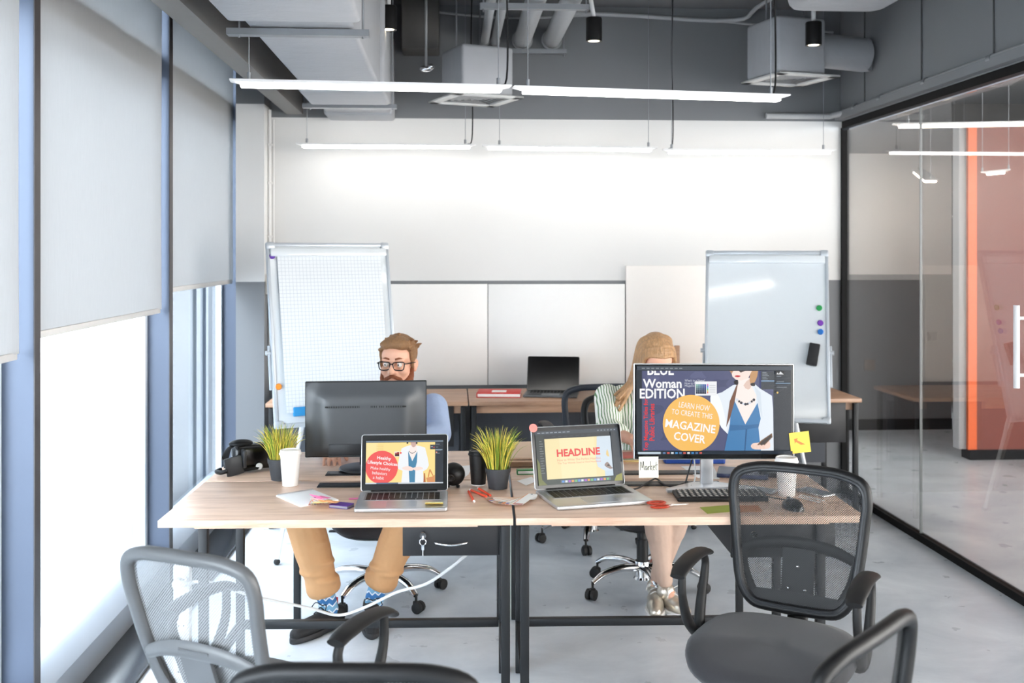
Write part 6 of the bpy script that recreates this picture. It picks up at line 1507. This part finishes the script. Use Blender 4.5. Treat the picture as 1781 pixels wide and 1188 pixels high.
# ---- the woman
wbase = V(0.92, 4.98, 0)
wom = thing('person', 'woman with long blonde hair and green striped shirt looking down behind the wide monitor', 'person', wbase)
hw = atY(1141, 628, 4.86)
HW = TR(hw) @ RZ(math.radians(6)) @ RX(math.radians(42))
hip = V(0.92, 5.02, 0.56); waist = V(0.92, 5.02, 0.72); chest = V(0.925, 4.99, 0.88); neck = V(0.94, 4.95, 1.01)
shR, shL = V(0.755, 4.98, 0.945), V(1.095, 4.98, 0.945)
elR = atY(1060, 752, 4.83); elR.z = 0.815
wrR = atY(1098, 773, 4.64); wrR.z = 0.80
elL = V(1.20, 4.84, 0.815); wrL = V(1.10, 4.64, 0.80)
hipR, hipL = hip + V(-0.085, 0, 0), hip + V(0.085, 0, 0)
kneeR, kneeL = atY(1138, 895, 4.62), atY(1186, 895, 4.64); kneeR.z = kneeL.z = 0.52
anR, anL = atY(1158, 1022, 4.70), atY(1141, 1014, 4.80)      # crossed: the near leg ends on the far side
toeR, toeL = atZ(1193, 1066, 0.03), atZ(1140, 1068, 0.03)
heelR, heelL = V(anR.x - 0.005, anR.y + 0.035, 0.03), V(anL.x, anL.y + 0.02, 0.03)
torso = [(hip, 0.12, waist, 0.100), (waist, 0.100, chest, 0.108), (chest + V(-0.05, 0, 0), 0.09, chest + V(0.05, 0, 0), 0.09), (chest + V(-0.09, 0, 0.05), 0.06, chest + V(0.09, 0, 0.05), 0.06), (chest + V(0, 0, 0.07), 0.075, neck, 0.048)]
armR = [(shR, 0.05, elR, 0.040), (elR, 0.038, wrR, 0.026)]; armL = [(shL, 0.05, elL, 0.040), (elL, 0.038, wrL, 0.026)]
legR = [(hipR, 0.082, kneeR, 0.056), (kneeR, 0.055, kneeR.lerp(anR, 0.35), 0.052), (kneeR.lerp(anR, 0.35), 0.052, anR, 0.030)]; legL = [(hipL, 0.082, kneeL, 0.056), (kneeL, 0.055, kneeL.lerp(anL, 0.35), 0.052), (kneeL.lerp(anL, 0.35), 0.052, anL, 0.030)]
mb = MB(); bones(mb, [(a, ra - 0.012, b, rb - 0.012) for a, ra, b, rb in torso[:4]]); bones(mb, [(chest, 0.07, neck, 0.044), (neck, 0.046, hw + V(0, 0.03, -0.04), 0.048)]); bones(mb, [(a, ra - 0.006, b, rb) for a, ra, b, rb in armR + armL]); bones(mb, [(a, ra - 0.008, b, rb - 0.002) for a, ra, b, rb in legR + legL])
bones(mb, [(anR, 0.03, toeR.lerp(heelR, 0.35), 0.022), (anR, 0.028, heelR, 0.022), (anL, 0.03, toeL.lerp(heelL, 0.35), 0.022), (anL, 0.028, heelL, 0.022)])
head_bones(mb, HW, female=True); hand_bones(mb, wrR, V(0.45, -1, -0.12), V(0, 0.1, 1), V(1, 0.3, 0), 0.3, 0.9); hand_bones(mb, wrL, V(-0.35, -1, -0.1), V(0, 0.1, 1), V(-1, 0.2, 0), 0.3, 0.9)
skin_obj('body', mb, SKIN, wom, 0.0048, 5)
STR = stripe_mat('green_striped_shirt', (240, 240, 232), (96, 132, 88), 0.0125, 0.36)
mb = MB(); bones(mb, torso, 0.016); bones(mb, [(shR, 0.066, elR, 0.062), (elR, 0.060, elR.lerp(wrR, 0.45), 0.050), (shL, 0.066, elL, 0.062), (elL, 0.060, elL.lerp(wrL, 0.45), 0.050), (shR, 0.06, chest + V(-0.06, 0, -0.05), 0.09), (shL, 0.06, chest + V(0.06, 0, -0.05), 0.09)])
mb.ell(elR + V(-0.01, 0, -0.01), (0.062, 0.05, 0.045)); skin_obj('shirt', mb, STR, wom, 0.0065, 6)
mb = MB(); mb.tube([neck + V(0.058 * math.cos(a), 0.052 * math.sin(a), 0.010 + 0.014 * math.sin(a)) for a in [2 * PI * k / 20 for k in range(20)]], 0.013, 8, closed=True, flat=1.7); mb.build('collar', STR, wom, TR(-wbase))
LEG = mat('beige_leggings', (196, 168, 150), 0.75, var=0.05, scale=14, bump=0.25, bscale=30)
mb = MB(); bones(mb, [(hip, 0.125, hip + V(0, 0, 0.05), 0.118)])
for L_, an in ((legR, anR), (legL, anL)): bones(mb, [(a, ra + 0.004, b if b != an else L_[1][2].lerp(an, 0.86), rb + 0.008) for a, ra, b, rb in L_])
skin_obj('leggings', mb, LEG, wom, 0.006, 4)
SILV = mat('silver_leather', (206, 198, 184), 0.28, 0.75, var=0.12, scale=40)
WSOLE = mat('white_sole', (232, 230, 226), 0.5)
shoe(wom, anR + V(0, 0, -0.006), heelR, toeR, SILV, WSOLE, WHITE, 0, w=0.046); shoe(wom, anL + V(0, 0, -0.006), heelL, toeL, SILV, WSOLE, WHITE, 0, w=0.046)
BLOND = mat('blonde_hair', (178, 138, 98), 0.42, var=0.55, scale=26, stretch=(7, 2.5, 0.7), bump=0.6, bscale=60)
mb = MB(); hl(mb, HW, (0, 0.046, 0.040), (0.073, 0.080, 0.078)); hl(mb, HW, (0, 0.07, -0.01), (0.074, 0.06, 0.09))
rnd = random.Random(11)
def lock(pts, r, n=6): 
    P = catmull(pts, n)
    for i in range(len(P) - 1): 
        f0_, f1_ = i / (len(P) - 1), (i + 1) / (len(P) - 1); w0, w1 = [r * (0.55 + 0.9 * f - 0.85 * f * f) for f in (f0_, f1_)]
        mb.capsule(P[i], w0, P[i + 1], w1, seg=8)
crown = HW @ V(0, 0.03, 0.125)
for s_ in (-1, 1):
    for k in range(15):
        f = k / 14; st = HW @ V(s_ * 0.006, -0.060 + 0.14 * f, 0.122 - 0.05 * (f - 0.55) ** 2 * 4 * 0.5)
        sd_ = HW @ V(s_ * (0.074 + 0.006 * rnd.random()), -0.034 + 0.11 * f, 0.03)
        if s_ < 0: e1 = V(hw.x - 0.092 - 0.02 * f, hw.y + 0.01 + 0.05 * f, hw.z - 0.085); e2 = V(hw.x - 0.150 - 0.045 * rnd.random(), hw.y - 0.005 + 0.06 * f, hw.z - 0.165 - 0.07 * rnd.random())
        else: e1 = V(hw.x + 0.072, hw.y + 0.02 + 0.05 * f, hw.z - 0.085); e2 = V(hw.x + 0.078 + 0.02 * rnd.random(), hw.y + 0.0 + 0.06 * f, hw.z - 0.20 - 0.05 * rnd.random())
        lock([st, st.lerp(sd_, 0.55) + (HW.to_3x3() @ V(s_ * 0.013, 0.010 * (1 - f), 0.016)), sd_, e1, e2], 0.011 + 0.006 * rnd.random())
skin_obj('hair', mb, BLOND, wom, 0.003, 1)
